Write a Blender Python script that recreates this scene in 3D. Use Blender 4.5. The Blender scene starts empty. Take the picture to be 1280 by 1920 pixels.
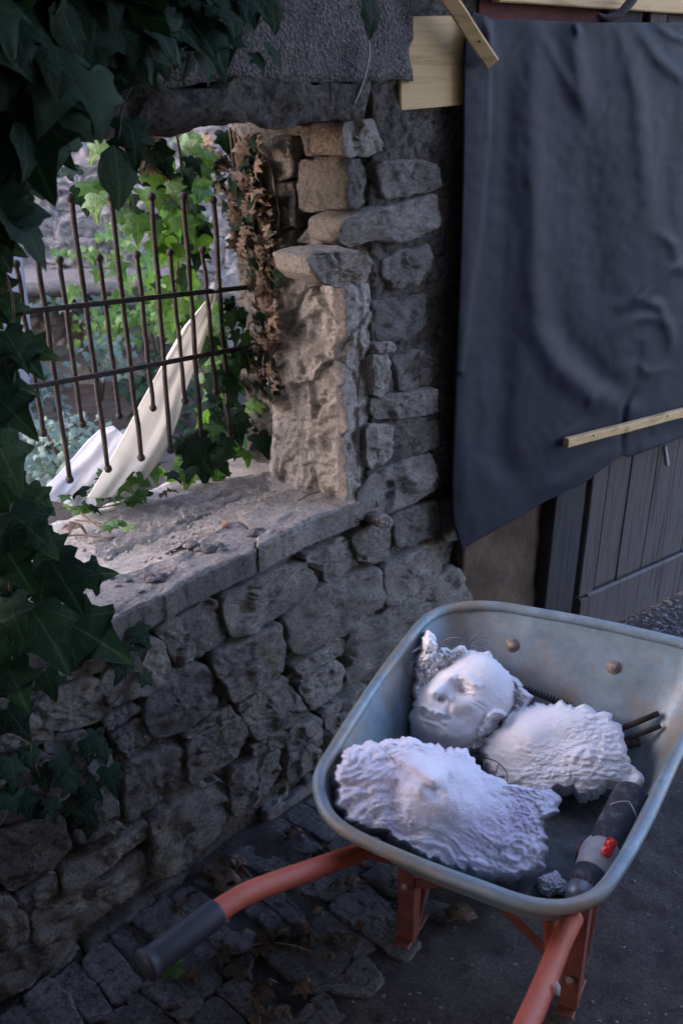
import bpy, bmesh, math, random
from mathutils import Vector, Matrix, noise
from mathutils.bvhtree import BVHTree
random.seed(7)
sc = bpy.context.scene
COL = sc.collection
R = math.radians
V = Vector
# ------------------------------------------------------------------ camera
F = 1800.0                    # focal length in photograph pixels (1280 x 1920)
TH = R(25.5)
CAM = V((0, 0, 1.7))
cd = bpy.data.cameras.new('camera'); cam = bpy.data.objects.new('camera', cd); COL.objects.link(cam)
cam.location = CAM; cam.rotation_euler = (R(90) - TH, 0, 0)
cd.sensor_fit = 'VERTICAL'; cd.sensor_height = 36; cd.sensor_width = 24; cd.lens = 36 * F / 1920
cd.clip_end = 500; cd.clip_start = .02
cd.dof.use_dof = True; cd.dof.focus_distance = 1.95; cd.dof.aperture_fstop = 6.3
sc.camera = cam
# ------------------------------------------------------------------ light
w = bpy.data.worlds.new('World'); sc.world = w; w.use_nodes = True
nt = w.node_tree; nt.nodes.clear()
sky = nt.nodes.new('ShaderNodeTexSky'); sky.sky_type = 'NISHITA'; sky.sun_disc = False
SUN_EL, SUN_AZ = R(26), R(-97)
sky.sun_elevation = SUN_EL; sky.sun_rotation = SUN_AZ
sky.air_density = 1.0; sky.dust_density = 1.0; sky.ozone_density = 2.0
bg = nt.nodes.new('ShaderNodeBackground'); bg.inputs[1].default_value = .15
wo = nt.nodes.new('ShaderNodeOutputWorld')
wb = nt.nodes.new('ShaderNodeMix'); wb.data_type = 'RGBA'; wb.blend_type = 'MULTIPLY'; wb.inputs[0].default_value = 1
wb.inputs[7].default_value = (1.16, .97, 1.03, 1); nt.links.new(sky.outputs[0], wb.inputs[6]); nt.links.new(wb.outputs[2], bg.inputs[0]); nt.links.new(bg.outputs[0], wo.inputs[0])
sl = bpy.data.lights.new('sun', 'SUN'); sl.energy = .5 * .7; sl.angle = R(55); sl.color = (1, .985, .97)
so = bpy.data.objects.new('sun', sl); COL.objects.link(so)
sdir = V((math.sin(SUN_AZ) * math.cos(SUN_EL), math.cos(SUN_AZ) * math.cos(SUN_EL), math.sin(SUN_EL)))
so.rotation_euler = sdir.to_track_quat('Z', 'Y').to_euler(); so.location = (0, 0, 8)
sc.view_settings.view_transform = 'Standard'; sc.view_settings.look = 'None'
sc.view_settings.exposure = 2.72; sc.view_settings.gamma = 1; sc.view_settings.use_curve_mapping = False
sc.cycles.max_bounces = 6; sc.cycles.diffuse_bounces = 4

# ------------------------------------------------------------------ rays and planes
cT, sT = math.cos(TH), math.sin(TH)
def ray(u, v):
    x = (u - 640) / F; y = -(v - 960) / F
    return V((x, cT + y * sT, -sT + y * cT))
def hit(u, v, O, n):
    r = ray(u, v)
    return CAM + r * ((O - CAM).dot(n) / r.dot(n))
UP = V((0, 0, 1))
def hitz(u, v, z): return hit(u, v, V((0, 0, z)), UP)
W0 = V((-.146, 1.838, 0)); WD = V((.692, .722, 0)).normalized(); WN = V((WD.y, -WD.x, 0))
D0 = V((.263, 2.265, 0)); DD = V((.812, .584, 0)).normalized(); DN = V((DD.y, -DD.x, 0))
SILL = .76
def wall(u, v, e=0): return hit(u, v, W0 + WN * e, WN)
def door(u, v, e=0): return hit(u, v, D0 + DN * e, DN)
def wpt(s, z, e=0): return W0 + WD * s + WN * e + UP * z
JS = .262                      # s of the window reveal
JO = W0 + WD * JS; JN = -WD
def jamb(u, v, e=0): return hit(u, v, JO + JN * e, JN)

# ------------------------------------------------------------------ materials
MATS = {}
def nodes(name):
    m = bpy.data.materials.new(name); m.use_nodes = True
    t = m.node_tree; t.nodes.clear()
    o = t.nodes.new('ShaderNodeOutputMaterial'); b = t.nodes.new('ShaderNodeBsdfPrincipled')
    t.links.new(b.outputs[0], o.inputs[0])
    MATS[name] = m
    return m, t, b, o
def N(t, ty, **k):
    n = t.nodes.new(ty)
    for a, b in k.items():
        if a.startswith('i_'):
            n.inputs[int(a[2:]) if a[2:].isdigit() else a[2:].replace('_', ' ')].default_value = b
        else: setattr(n, a, b)
    return n
def ramp(t, fac, stops):
    r = t.nodes.new('ShaderNodeValToRGB'); e = r.color_ramp.elements
    while len(e) < len(stops): e.new(.5)
    for k, (p, c) in enumerate(stops):
        e[k].position = p; e[k].color = (*c, 1) if len(c) == 3 else c
    t.links.new(fac, r.inputs[0]); return r.outputs[0]
def mix(t, a, b, f, mode='MIX'):
    n = t.nodes.new('ShaderNodeMix'); n.data_type = 'RGBA'; n.blend_type = mode
    for s, v in ((0, f), (6, a), (7, b)):
        if hasattr(v, 'is_output'): t.links.new(v, n.inputs[s])
        else: n.inputs[s].default_value = v if s == 0 else (*v, 1)
    return n.outputs[2]
def noise_fac(t, scale, detail=6, rough=.6, stretch=None, coord='Object'):
    tc = N(t, 'ShaderNodeTexCoord'); src = tc.outputs[coord]
    if stretch:
        mp = N(t, 'ShaderNodeMapping'); mp.inputs['Scale'].default_value = stretch
        t.links.new(src, mp.inputs[0]); src = mp.outputs[0]
    n = N(t, 'ShaderNodeTexNoise'); n.inputs['Scale'].default_value = scale
    n.inputs['Detail'].default_value = detail; n.inputs['Roughness'].default_value = rough
    t.links.new(src, n.inputs[0]); return n.outputs[0]
def vor(t, scale, feature='F1', rnd=1):
    tc = N(t, 'ShaderNodeTexCoord'); n = N(t, 'ShaderNodeTexVoronoi'); n.feature = feature
    n.inputs['Scale'].default_value = scale; n.inputs['Randomness'].default_value = rnd
    t.links.new(tc.outputs['Object'], n.inputs['Vector']); return n.outputs[0]
def bump(t, b, h, dist, strength=1.0, prev=None):
    n = N(t, 'ShaderNodeBump'); n.inputs['Distance'].default_value = dist; n.inputs['Strength'].default_value = strength
    t.links.new(h, n.inputs['Height'])
    if prev: t.links.new(prev, n.inputs['Normal'])
    t.links.new(n.outputs[0], b.inputs['Normal']); return n.outputs[0]
def rnd_shift(t, col, lo, hi):
    oi = N(t, 'ShaderNodeObjectInfo')
    r = ramp(t, oi.outputs['Random'], [(0, lo), (1, hi)])
    return mix(t, col, r, 1.0, 'MULTIPLY')
def stone_mat(name, c1, c2, dark, lichen, darkamt=.55, rough_d=.004, var=((.75, .74, .72), (1.15, 1.12, 1.05))):
    m, t, b, o = nodes(name)
    a = noise_fac(t, 9, 8, .65)
    col = ramp(t, a, [(.3, c1), (.7, c2)])
    d = noise_fac(t, 62, 9, .74)
    dk = ramp(t, d, [(darkamt - .06, (0, 0, 0)), (darkamt + .12, (1, 1, 1))])
    col = mix(t, col, dark, dk)
    l = ramp(t, noise_fac(t, 14, 5, .6), [(.6, (0, 0, 0)), (.72, (.7, .7, .7))])
    col = mix(t, col, lichen, l)
    pale = ramp(t, noise_fac(t, 90, 4, .6), [(.62, (0, 0, 0)), (.70, (.6, .6, .6))])
    col = mix(t, col, tuple(min(.6, x * 1.5) for x in c2), pale)
    sp = ramp(t, noise_fac(t, 130, 7, .8), [(.34, (.5, .5, .51)), (.5, (1, 1, 1)), (.66, (1.45, 1.43, 1.4))])
    col = mix(t, col, sp, 1.0, 'MULTIPLY')
    col = rnd_shift(t, col, *var)
    t.links.new(col, b.inputs['Base Color']); b.inputs['Roughness'].default_value = .92
    b.inputs['Specular IOR Level'].default_value = .25
    p = bump(t, b, noise_fac(t, 60, 10, .78), rough_d * 1.3, 1)
    bump(t, b, noise_fac(t, 240, 6, .8), rough_d * .45, 1, p)
    return m
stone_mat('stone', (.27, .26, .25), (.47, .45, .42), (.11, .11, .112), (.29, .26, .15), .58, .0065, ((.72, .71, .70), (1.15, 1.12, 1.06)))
stone_mat('stone_pale', (.32, .305, .285), (.46, .44, .41), (.14, .13, .12), (.33, .29, .2), .6, .005)
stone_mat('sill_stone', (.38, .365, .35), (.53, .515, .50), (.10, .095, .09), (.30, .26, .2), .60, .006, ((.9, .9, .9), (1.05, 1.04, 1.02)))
stone_mat('mortar', (.18, .17, .155), (.30, .28, .255), (.05, .045, .04), (.16, .14, .1), .5, .006)
stone_mat('old_plaster', (.36, .345, .325), (.50, .48, .455), (.16, .15, .14), (.36, .31, .22), .66, .004)
stone_mat('garden_stone', (.31, .30, .295), (.46, .445, .43), (.20, .18, .17), (.4, .36, .28), .62, .006)
stone_mat('paving', (.17, .17, .175), (.27, .265, .265), (.06, .06, .062), (.15, .14, .12), .55, .004)
# roughcast render
m, t, b, o = nodes('roughcast')
col = ramp(t, noise_fac(t, 7, 6), [(.3, (.10, .095, .09)), (.7, (.18, .17, .16))])
col = mix(t, col, (.06, .06, .06), ramp(t, noise_fac(t, 120, 5, .7), [(.5, (0, 0, 0)), (.65, (.8, .8, .8))]))
col = mix(t, col, ramp(t, noise_fac(t, 150, 6, .85), [(.38, (.35, .35, .35)), (.5, (.9, .9, .9)), (.66, (1.7, 1.68, 1.65))]), 1.0, 'MULTIPLY')
t.links.new(col, b.inputs[0]); b.inputs['Roughness'].default_value = .95
p = bump(t, b, noise_fac(t, 150, 4, .7), .008); bump(t, b, vor(t, 160), .005, 1, p)
# earth
m, t, b, o = nodes('earth')
col = ramp(t, noise_fac(t, 12, 10, .75), [(.3, (.06, .053, .05)), (.7, (.15, .132, .12))])
col = mix(t, col, (.26, .24, .23), ramp(t, noise_fac(t, 150, 7, .8), [(.55, (0, 0, 0)), (.72, (.7, .7, .7))]))
col = mix(t, col, (.04, .036, .033), ramp(t, noise_fac(t, 22, 8, .7), [(.5, (0, 0, 0)), (.7, (.9, .9, .9))]))
col = mix(t, col, ramp(t, noise_fac(t, 170, 7, .85), [(.36, (.45, .45, .45)), (.5, (1, 1, 1)), (.66, (1.9, 1.85, 1.8))]), 1.0, 'MULTIPLY')
t.links.new(col, b.inputs[0]); b.inputs['Roughness'].default_value = .95
p = bump(t, b, noise_fac(t, 70, 10, .78), .018); bump(t, b, noise_fac(t, 260, 5, .8), .008, 1, p)
def leafmat(name, c1, c2, under, rough=.42, trans=.25):
    m, t, b, o = nodes(name)
    oi = N(t, 'ShaderNodeObjectInfo')
    col = ramp(t, oi.outputs['Random'], [(0, c1), (1, c2)])
    col = mix(t, col, tuple(x * .55 for x in c1), ramp(t, noise_fac(t, 35, 5), [(.45, (0, 0, 0)), (.7, (.7, .7, .7))]))
    uv = N(t, 'ShaderNodeTexCoord'); sx = N(t, 'ShaderNodeSeparateXYZ'); t.links.new(uv.outputs['UV'], sx.inputs[0])
    def ridge(expr_in, width):
        mm = N(t, 'ShaderNodeMath', operation='ABSOLUTE'); t.links.new(expr_in, mm.inputs[0])
        return ramp(t, mm.outputs[0], [(0, (1, 1, 1)), (width, (0, 0, 0))])
    vein = ridge(sx.outputs[0], .022)
    col = mix(t, col, tuple(min(1, x * 2.2 + .02) for x in c2), mix(t, (0, 0, 0), vein, .22))
    ay = N(t, 'ShaderNodeMath', operation='ADD'); t.links.new(sx.outputs[1], ay.inputs[0]); ay.inputs[1].default_value = .04
    at2 = N(t, 'ShaderNodeMath', operation='ARCTAN2'); t.links.new(sx.outputs[0], at2.inputs[0]); t.links.new(ay.outputs[0], at2.inputs[1])
    pp = N(t, 'ShaderNodeMath', operation='PINGPONG'); t.links.new(at2.outputs[0], pp.inputs[0]); pp.inputs[1].default_value = .36
    v2 = ramp(t, pp.outputs[0], [(0, (1, 1, 1)), (.045, (0, 0, 0))])
    col = mix(t, col, tuple(min(1, x * 1.9 + .012) for x in c2), mix(t, (0, 0, 0), v2, .30))
    geo = N(t, 'ShaderNodeNewGeometry')
    col = mix(t, col, under, geo.outputs['Backfacing'])
    t.links.new(col, b.inputs[0]); b.inputs['Roughness'].default_value = rough; b.inputs['Specular IOR Level'].default_value = .12 if name == 'ivy_leaf' else .4
    p = bump(t, b, noise_fac(t, 9, 4), .01, .35)
    tr = N(t, 'ShaderNodeBsdfTranslucent'); t.links.new(mix(t, col, (1.35, 1.6, .8), 1, 'MULTIPLY'), tr.inputs[0])
    ms = N(t, 'ShaderNodeMixShader'); ms.inputs[0].default_value = trans
    t.links.new(b.outputs[0], ms.inputs[1]); t.links.new(tr.outputs[0], ms.inputs[2]); t.links.new(ms.outputs[0], o.inputs[0])
    return m
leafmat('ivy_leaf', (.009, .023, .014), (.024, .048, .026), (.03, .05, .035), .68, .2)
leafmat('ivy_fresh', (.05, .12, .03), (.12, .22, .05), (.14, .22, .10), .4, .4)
leafmat('ivy_dry', (.10, .066, .045), (.23, .165, .12), (.22, .16, .11), .8, .15)
leafmat('litter_leaf', (.06, .042, .03), (.11, .075, .05), (.09, .07, .05), .9, .05)
leafmat('herb_leaf', (.06, .10, .085), (.11, .16, .13), (.12, .16, .13), .6, .2)
def simple(name, col, rough=.6, metal=0, var=.3, scale=30, bd=0, bscale=80, spec=.5):
    m, t, b, o = nodes(name)
    c = ramp(t, noise_fac(t, scale, 6, .65), [(.3, tuple(x * (1 - var) for x in col)), (.7, tuple(min(1, x * (1 + var)) for x in col))])
    t.links.new(c, b.inputs[0]); b.inputs['Roughness'].default_value = rough; b.inputs['Metallic'].default_value = metal
    b.inputs['Specular IOR Level'].default_value = spec
    if bd: bump(t, b, noise_fac(t, bscale, 6, .7), bd)
    return m
simple('stem', (.09, .065, .045), .9, 0, .4, 60, .002)
simple('rusty_iron', (.036, .026, .023), .8, .2, .7, 90, .002, 160)
m, t, b, o = nodes('orange_paint')
col = ramp(t, noise_fac(t, 18, 7, .7), [(.3, (.30, .055, .03)), (.7, (.42, .085, .042))])
col = mix(t, col, (.42, .30, .26), ramp(t, noise_fac(t, 50, 8, .8), [(.58, (0, 0, 0)), (.75, (.6, .6, .6))]))
col = mix(t, col, (.09, .05, .04), ramp(t, noise_fac(t, 33, 8, .8), [(.62, (0, 0, 0)), (.70, (.9, .9, .9))]))
t.links.new(col, b.inputs[0]); b.inputs['Roughness'].default_value = .6; bump(t, b, noise_fac(t, 90, 6, .7), .0012)
simple('orange_old', (.15, .038, .024), .65, 0, .45, 25, .001, 60)
simple('black_rubber', (.011, .012, .021), .6, 0, .3, 40, .0004, 150)
simple('tool_grey', (.30, .295, .30), .55, 0, .2, 60)
simple('tool_red', (.55, .02, .02), .3, 0, .1, 40)
simple('tool_steel', (.16, .17, .2), .4, .5, .3, 80)
simple('pale_mark', (.35, .34, .34), .7, 0, .2, 60)
simple('twig', (.14, .11, .085), .9, 0, .3, 80)
simple('fibre', (.45, .42, .40), .9, 0, .1, 50)
simple('cord', (.38, .36, .33), .8, 0, .2, 60)
simple('terracotta', (.42, .17, .10), .85, 0, .25, 20, .002)
simple('red_beam', (.11, .03, .026), .8, 0, .3, 20, .002)
simple('rendered_grey', (.30, .30, .33), .95, 0, .15, 6, .004)
simple('brown_render', (.095, .065, .043), .95, 0, .4, 9, .006, 40)
simple('dark_lump', (.085, .085, .09), .95, 0, .4, 60, .004, 120)
simple('bolt_zinc', (.24, .20, .16), .6, .3, .5, 90)
simple('gravel', (.17, .165, .17), .95, 0, .4, 20, .002, 120)
simple('house_stone', (.20, .19, .18), .95, 0, .3, 5, .01, 20)
for nm, cc_ in (('cream_cloth', (.82, .81, .75)), ('white_cloth', (.82, .84, .88))):
    m, t, b, o = nodes(nm)
    b.inputs[0].default_value = (*cc_, 1); b.inputs['Roughness'].default_value = .95; b.inputs['Specular IOR Level'].default_value = .1
    bump(t, b, noise_fac(t, 40, 5), .004)
    tr = N(t, 'ShaderNodeBsdfTranslucent'); tr.inputs[0].default_value = (*cc_, 1)
    ms = N(t, 'ShaderNodeMixShader'); ms.inputs[0].default_value = .45
    t.links.new(b.outputs[0], ms.inputs[1]); t.links.new(tr.outputs[0], ms.inputs[2]); t.links.new(ms.outputs[0], o.inputs[0])
m, t, b, o = nodes('dusty_rubber')
col = ramp(t, noise_fac(t, 35, 7, .75), [(.35, (.014, .015, .024)), (.52, (.022, .023, .032)), (.72, (.17, .165, .18))])
t.links.new(col, b.inputs[0]); b.inputs['Roughness'].default_value = .65; bump(t, b, noise_fac(t, 120, 4), .0006)
# plaster casts
def plaster(name, c1, c2, tint, amt):
    m, t, b, o = nodes(name)
    col = ramp(t, noise_fac(t, 14, 6), [(.3, c1), (.7, c2)])
    col = mix(t, col, tint, ramp(t, noise_fac(t, 11, 5, .7), [(.45, (0, 0, 0)), (.72, (amt, amt, amt))]))
    col = mix(t, col, (.36, .31, .27), ramp(t, noise_fac(t, 48, 8, .8), [(.60, (0, 0, 0)), (.74, (.6, .6, .6))]))
    t.links.new(col, b.inputs[0]); b.inputs['Roughness'].default_value = 1; b.inputs['Specular IOR Level'].default_value = .08
    p = bump(t, b, noise_fac(t, 90, 6, .6), .0014); bump(t, b, noise_fac(t, 420, 4, .7), .0006, 1, p)
plaster('plaster_white', (.80, .79, .80), (.87, .86, .87), (.74, .69, .64), .5)
plaster('plaster_lilac', (.76, .73, .80), (.84, .82, .87), (.54, .47, .61), .8)
# galvanised tray
m, t, b, o = nodes('galvanised')
col = ramp(t, noise_fac(t, 18, 7, .7), [(.3, (.14, .20, .235)), (.7, (.28, .36, .405))])
rust = ramp(t, noise_fac(t, 5.5, 9, .72, (1, 1, .45)), [(.46, (0, 0, 0)), (.62, (.75, .75, .75))])
col = mix(t, col, (.31, .225, .135), rust)
col = mix(t, col, (.55, .55, .54), ramp(t, noise_fac(t, 60, 8, .75), [(.63, (0, 0, 0)), (.75, (.7, .7, .7))]))
col = mix(t, col, (.09, .10, .10), ramp(t, noise_fac(t, 26, 8, .8), [(.6, (0, 0, 0)), (.8, (.7, .7, .7))]))
t.links.new(col, b.inputs[0]); b.inputs['Metallic'].default_value = .35; b.inputs['Roughness'].default_value = .52
bump(t, b, noise_fac(t, 120, 6, .7), .0008)
m, t, b, o = nodes('tray_floor')  # darker tone for the tray bottom, with pale patches
col = ramp(t, noise_fac(t, 25, 8, .7), [(.35, (.07, .075, .08)), (.65, (.15, .16, .17))])
col = mix(t, col, (.5, .5, .5), ramp(t, noise_fac(t, 45, 9, .8), [(.55, (0, 0, 0)), (.75, (.8, .8, .8))]))
t.links.new(col, b.inputs[0]); b.inputs['Roughness'].default_value = .8; bump(t, b, noise_fac(t, 120, 6, .7), .002)
# tarpaulin
m, t, b, o = nodes('tarpaulin')
col = ramp(t, noise_fac(t, 5, 5), [(.3, (.0058, .0076, .016)), (.7, (.010, .0128, .027))])
col = mix(t, col, (.07, .072, .09), ramp(t, noise_fac(t, 30, 8, .7, (1, 1, .3)), [(.62, (0, 0, 0)), (.8, (.5, .5, .5))]))
t.links.new(col, b.inputs[0]); b.inputs['Roughness'].default_value = .6
b.inputs['Sheen Weight'].default_value = .06; b.inputs['Specular IOR Level'].default_value = .24
col = mix(t, col, (.10, .10, .12), ramp(t, noise_fac(t, 170, 5, .8), [(.62, (0, 0, 0)), (.78, (.55, .55, .55))]))
t.links.new(col, b.inputs[0])
p = bump(t, b, noise_fac(t, 500, 3, .6), .0012); bump(t, b, noise_fac(t, 9, 4, .5), .006, .5, p)
# timbers
def wood(name, c1, c2, stretch, scale=14, rough=.75):
    m, t, b, o = nodes(name)
    f = noise_fac(t, scale, 7, .65, stretch)
    col = ramp(t, f, [(.3, c1), (.5, c2), (.62, tuple(x * .8 for x in c1)), (.75, c2)])
    col = mix(t, col, tuple(x * .35 for x in c1), ramp(t, noise_fac(t, 11, 4, .6), [(.66, (0, 0, 0)), (.76, (.8, .8, .8))]))
    t.links.new(col, b.inputs[0]); b.inputs['Roughness'].default_value = rough
    bump(t, b, f, .0015)
wood('pine_board', (.46, .32, .14), (.56, .41, .20), (.25, .25, 3))
wood('pine_batten', (.42, .28, .12), (.54, .38, .18), (.5, .5, 2))
wood('grey_wood', (.042, .037, .034), (.082, .073, .068), (6, 6, .25), 10, .9)
wood('bead_wood', (.10, .095, .095), (.17, .16, .16), (6, 6, .25), 10, .9)
wood('dark_wood', (.018, .018, .02), (.035, .034, .036), (5, 5, .3), 10, .9)

# ------------------------------------------------------------------ object helpers
def obj(name, verts, faces, mat, parent=None, smooth=True, loc=None, uv=None):
    """mesh object from world-space vertices; moved under its parent's origin"""
    base = parent_loc(parent) if parent else (loc or V((0, 0, 0)))
    me = bpy.data.meshes.new(name)
    me.from_pydata([tuple(V(v) - base) for v in verts], [], faces)
    me.materials.append(MATS[mat])
    if smooth:
        for p in me.polygons: p.use_smooth = True
    o = bpy.data.objects.new(name, me); COL.objects.link(o)
    if parent: o.parent = parent
    else: o.location = base
    me.update()
    return o
def parent_loc(p):
    l = V((0, 0, 0))
    while p: l = l + p.location; p = p.parent
    return l
def thing(name, loc, label, cat, group=None):
    o = bpy.data.objects.new(name, None); COL.objects.link(o); o.location = loc; o.empty_display_size = .05
    return tag(o, label, cat, group)
def tag(o, label, cat, group=None):
    o['label'] = label; o['category'] = cat
    if group: o['group'] = group
    return o
def smooth_poly(p, it=2, q=.2):
    for _ in range(it):
        r = []
        for i in range(len(p)):
            a, b_ = p[i], p[(i + 1) % len(p)]
            r += [a.lerp(b_, q), a.lerp(b_, 1 - q)]
        p = r
    return p
def resample(p, M):
    n = len(p); L = [0]
    for i in range(n): L.append(L[-1] + (p[(i + 1) % n] - p[i]).length)
    out = []; j = 0
    for k in range(M):
        d = L[-1] * k / M
        while L[j + 1] < d: j += 1
        f = (d - L[j]) / max(1e-9, L[j + 1] - L[j])
        out.append(p[j].lerp(p[(j + 1) % n], f))
    return out
def fr(p, f, o=4): return noise.fractal(p * f, 1.0, 2.0, o, noise_basis='PERLIN_ORIGINAL')
def stone(name, pts, n, proud, depth, mat, parent, seed=0, M=44, rough=1.0, edge=.006, bulge=.08, jag=.005, shrink=-.001, loc=None, side=None):
    """an irregular stone: outline pts on a plane with normal n; front face proud of it, body going back by depth"""
    c = sum(pts, V((0, 0, 0))) / len(pts)
    p = resample(smooth_poly(pts, 1, .11), M)
    off = V((seed * 3.7, seed * 1.3, seed * 2.1))
    size = sum(((q - c).length for q in p)) / M
    edge = min(edge, size * .3)
    base = []
    for q in p:
        d = q - c; L = d.length; d = d / max(L, 1e-6)
        base.append((q - d * (shrink - jag * fr(q + off, 28, 3)), d, L))
    tilt = V((random.uniform(-1, 1), random.uniform(-1, 1), random.uniform(-1, 1))) * .06 * rough
    rings = [(0, -depth, 1), (0, -depth * .7, 1), (0, -depth * .4, 1), (0, -edge * 1.0, 1), (.12 * edge, -.45 * edge, 1), (.45 * edge, -.12 * edge, 1), (edge, 0, 1)]
    sc_ = [.9, .78, .66, .54, .42, .3, .19, .09]
    verts, faces = [], []
    def hgt(q, r):
        a = fr(q + off, 16, 5) * .006 + fr(q * 1.0 + off, 55, 4) * .0035
        rd = abs(noise.noise((q + off) * 22)) * -.004
        a += fr(q + off, 100, 3) * .0035 - max(0, noise.noise((q + off) * 45) - .30) * .003
        qq = (q + off + noise.noise_vector(q * 30) * .006) * 15
        cp = noise.voronoi(qq)[1][0]; gv = noise.noise_vector(cp * 7.3 + V((.5, .3, .7)))
        fac = gv.dot(qq - cp) / 15 * .36 + gv.x * .0025
        return (a + rd + fac) * rough + bulge * size * .28 * (1 - r * r) + tilt.dot(q - c)
    for (ins, h, s) in rings:
        for (q, d, L) in base:
            r = q - d * ins
            k = min(1, max(0, (h + edge) / edge)) if h > -depth else 0
            if h < 0: r = r + d * (fr(r + n * h * 1.3 + off, 20, 4) * .006 + (noise.voronoi((r + n * h + off) * 26)[0][0] - .4) * .004) * (1 if h > -depth else .3)
            verts.append(r + n * (proud + h + (hgt(r, 1) * k)))
    for s in sc_:
        for (q, d, L) in base:
            e = q - d * edge
            r = c + (e - c) * s
            verts.append(r + n * (proud + hgt(r, s)))
    verts.append(c + n * (proud + hgt(c, 0)))
    K = len(rings) + len(sc_)
    for k in range(K - 1):
        for i in range(M):
            j = (i + 1) % M
            faces.append((k * M + i, k * M + j, (k + 1) * M + j, (k + 1) * M + i))
    ctr = K * M
    for i in range(M): faces.append(((K - 1) * M + i, (K - 1) * M + (i + 1) % M, ctr))
    # orientation
    a, b_, c3 = verts[faces[M * 6][0]], verts[faces[M * 6][1]], verts[faces[M * 6][2]]
    if (b_ - a).cross(c3 - a).dot(n) < 0: faces = [tuple(reversed(f)) for f in faces]
    o = obj(name, verts, faces, mat, parent, loc=loc)
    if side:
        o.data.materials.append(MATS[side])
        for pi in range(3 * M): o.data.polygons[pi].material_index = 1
    return o
def rough_box(name, O, A, B, C, ra, rb, rc, step, amp, freq, mat, parent, skip=()):
    verts, faces, idx = [], [], {}
    na, nb, nc = [max(1, round((r[1] - r[0]) / step)) for r in (ra, rb, rc)]
    def vid(i, j, k):
        key = (i, j, k)
        if key not in idx:
            p = O + A * (ra[0] + (ra[1] - ra[0]) * i / na) + B * (rb[0] + (rb[1] - rb[0]) * j / nb) + C * (rc[0] + (rc[1] - rc[0]) * k / nc)
            q = p + noise.noise_vector(p * freq) * amp + noise.noise_vector(p * freq * 3.1) * amp * .45 + noise.noise_vector(p * freq * 9) * amp * .2
            idx[key] = len(verts); verts.append(q)
        return idx[key]
    for i in range(na):
        for j in range(nb):
            faces.append((vid(i, j, nc), vid(i + 1, j, nc), vid(i + 1, j + 1, nc), vid(i, j + 1, nc)))
            faces.append((vid(i, j, 0), vid(i, j + 1, 0), vid(i + 1, j + 1, 0), vid(i + 1, j, 0)))
    for i in range(na):
        for k in range(nc):
            faces.append((vid(i, 0, k), vid(i + 1, 0, k), vid(i + 1, 0, k + 1), vid(i, 0, k + 1)))
            faces.append((vid(i, nb, k), vid(i, nb, k + 1), vid(i + 1, nb, k + 1), vid(i + 1, nb, k)))
    for j in range(nb):
        for k in range(nc):
            faces.append((vid(0, j, k), vid(0, j, k + 1), vid(0, j + 1, k + 1), vid(0, j + 1, k)))
            faces.append((vid(na, j, k), vid(na, j + 1, k), vid(na, j + 1, k + 1), vid(na, j, k + 1)))
    return obj(name, verts, faces, mat, parent)
def spline(p, n=8):
    out = []
    for i in range(len(p) - 1):
        p0, p1, p2, p3 = p[max(0, i - 1)], p[i], p[i + 1], p[min(len(p) - 1, i + 2)]
        for k in range(n):
            t_ = k / n
            out.append(.5 * ((2 * p1) + (p2 - p0) * t_ + (2 * p0 - 5 * p1 + 4 * p2 - p3) * t_ ** 2 + (3 * p1 - p0 - 3 * p2 + p3) * t_ ** 3))
    out.append(p[-1]); return out
def tube_data(pts, rad, sides=8, closed=False, caps=True, ex=None):
    verts, faces = [], []
    n = len(pts); prev = None
    for i, p in enumerate(pts):
        if closed: d = pts[(i + 1) % n] - pts[i - 1]
        else: d = pts[min(n - 1, i + 1)] - pts[max(0, i - 1)]
        d.normalize()
        if prev is None:
            a = d.cross(UP if abs(d.z) < .9 else V((1, 0, 0))).normalized()
        else:
            a = (prev - d * prev.dot(d)).normalized()
        prev = a; b_ = d.cross(a)
        r = rad(i / max(1, n - 1)) if callable(rad) else rad
        for k in range(sides):
            an = 2 * math.pi * k / sides
            verts.append(p + (a * math.cos(an) + b_ * math.sin(an)) * r)
    for i in range(n if closed else n - 1):
        for k in range(sides):
            l = (k + 1) % sides; j = (i + 1) % n
            faces.append((i * sides + k, i * sides + l, j * sides + l, j * sides + k))
    if caps and not closed:
        faces.append(tuple(reversed(range(sides)))); faces.append(tuple(range((n - 1) * sides, n * sides)))
    return verts, faces
def tube(name, pts, rad, mat, parent=None, sides=8, closed=False, loc=None):
    v, f = tube_data(pts, rad, sides, closed); return obj(name, v, f, mat, parent, loc=loc)
def merge(*parts):
    V_, F_ = [], []
    for v, f in parts:
        o = len(V_); V_ += v; F_ += [tuple(i + o for i in q) for q in f]
    return V_, F_
def ball_data(c, r, seg=8, ring=6):
    v, f = [c + V((0, 0, r))], []
    for i in range(1, ring):
        for k in range(seg):
            a, b_ = math.pi * i / ring, 2 * math.pi * k / seg
            v.append(c + V((math.sin(a) * math.cos(b_), math.sin(a) * math.sin(b_), math.cos(a))) * r)
    v.append(c - V((0, 0, r)))
    for k in range(seg): f.append((0, 1 + k, 1 + (k + 1) % seg))
    for i in range(ring - 2):
        for k in range(seg):
            a = 1 + i * seg
            f.append((a + k, a + seg + k, a + seg + (k + 1) % seg, a + (k + 1) % seg))
    a = 1 + (ring - 2) * seg
    for k in range(seg): f.append((a + k, len(v) - 1, a + (k + 1) % seg))
    return v, f
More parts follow.
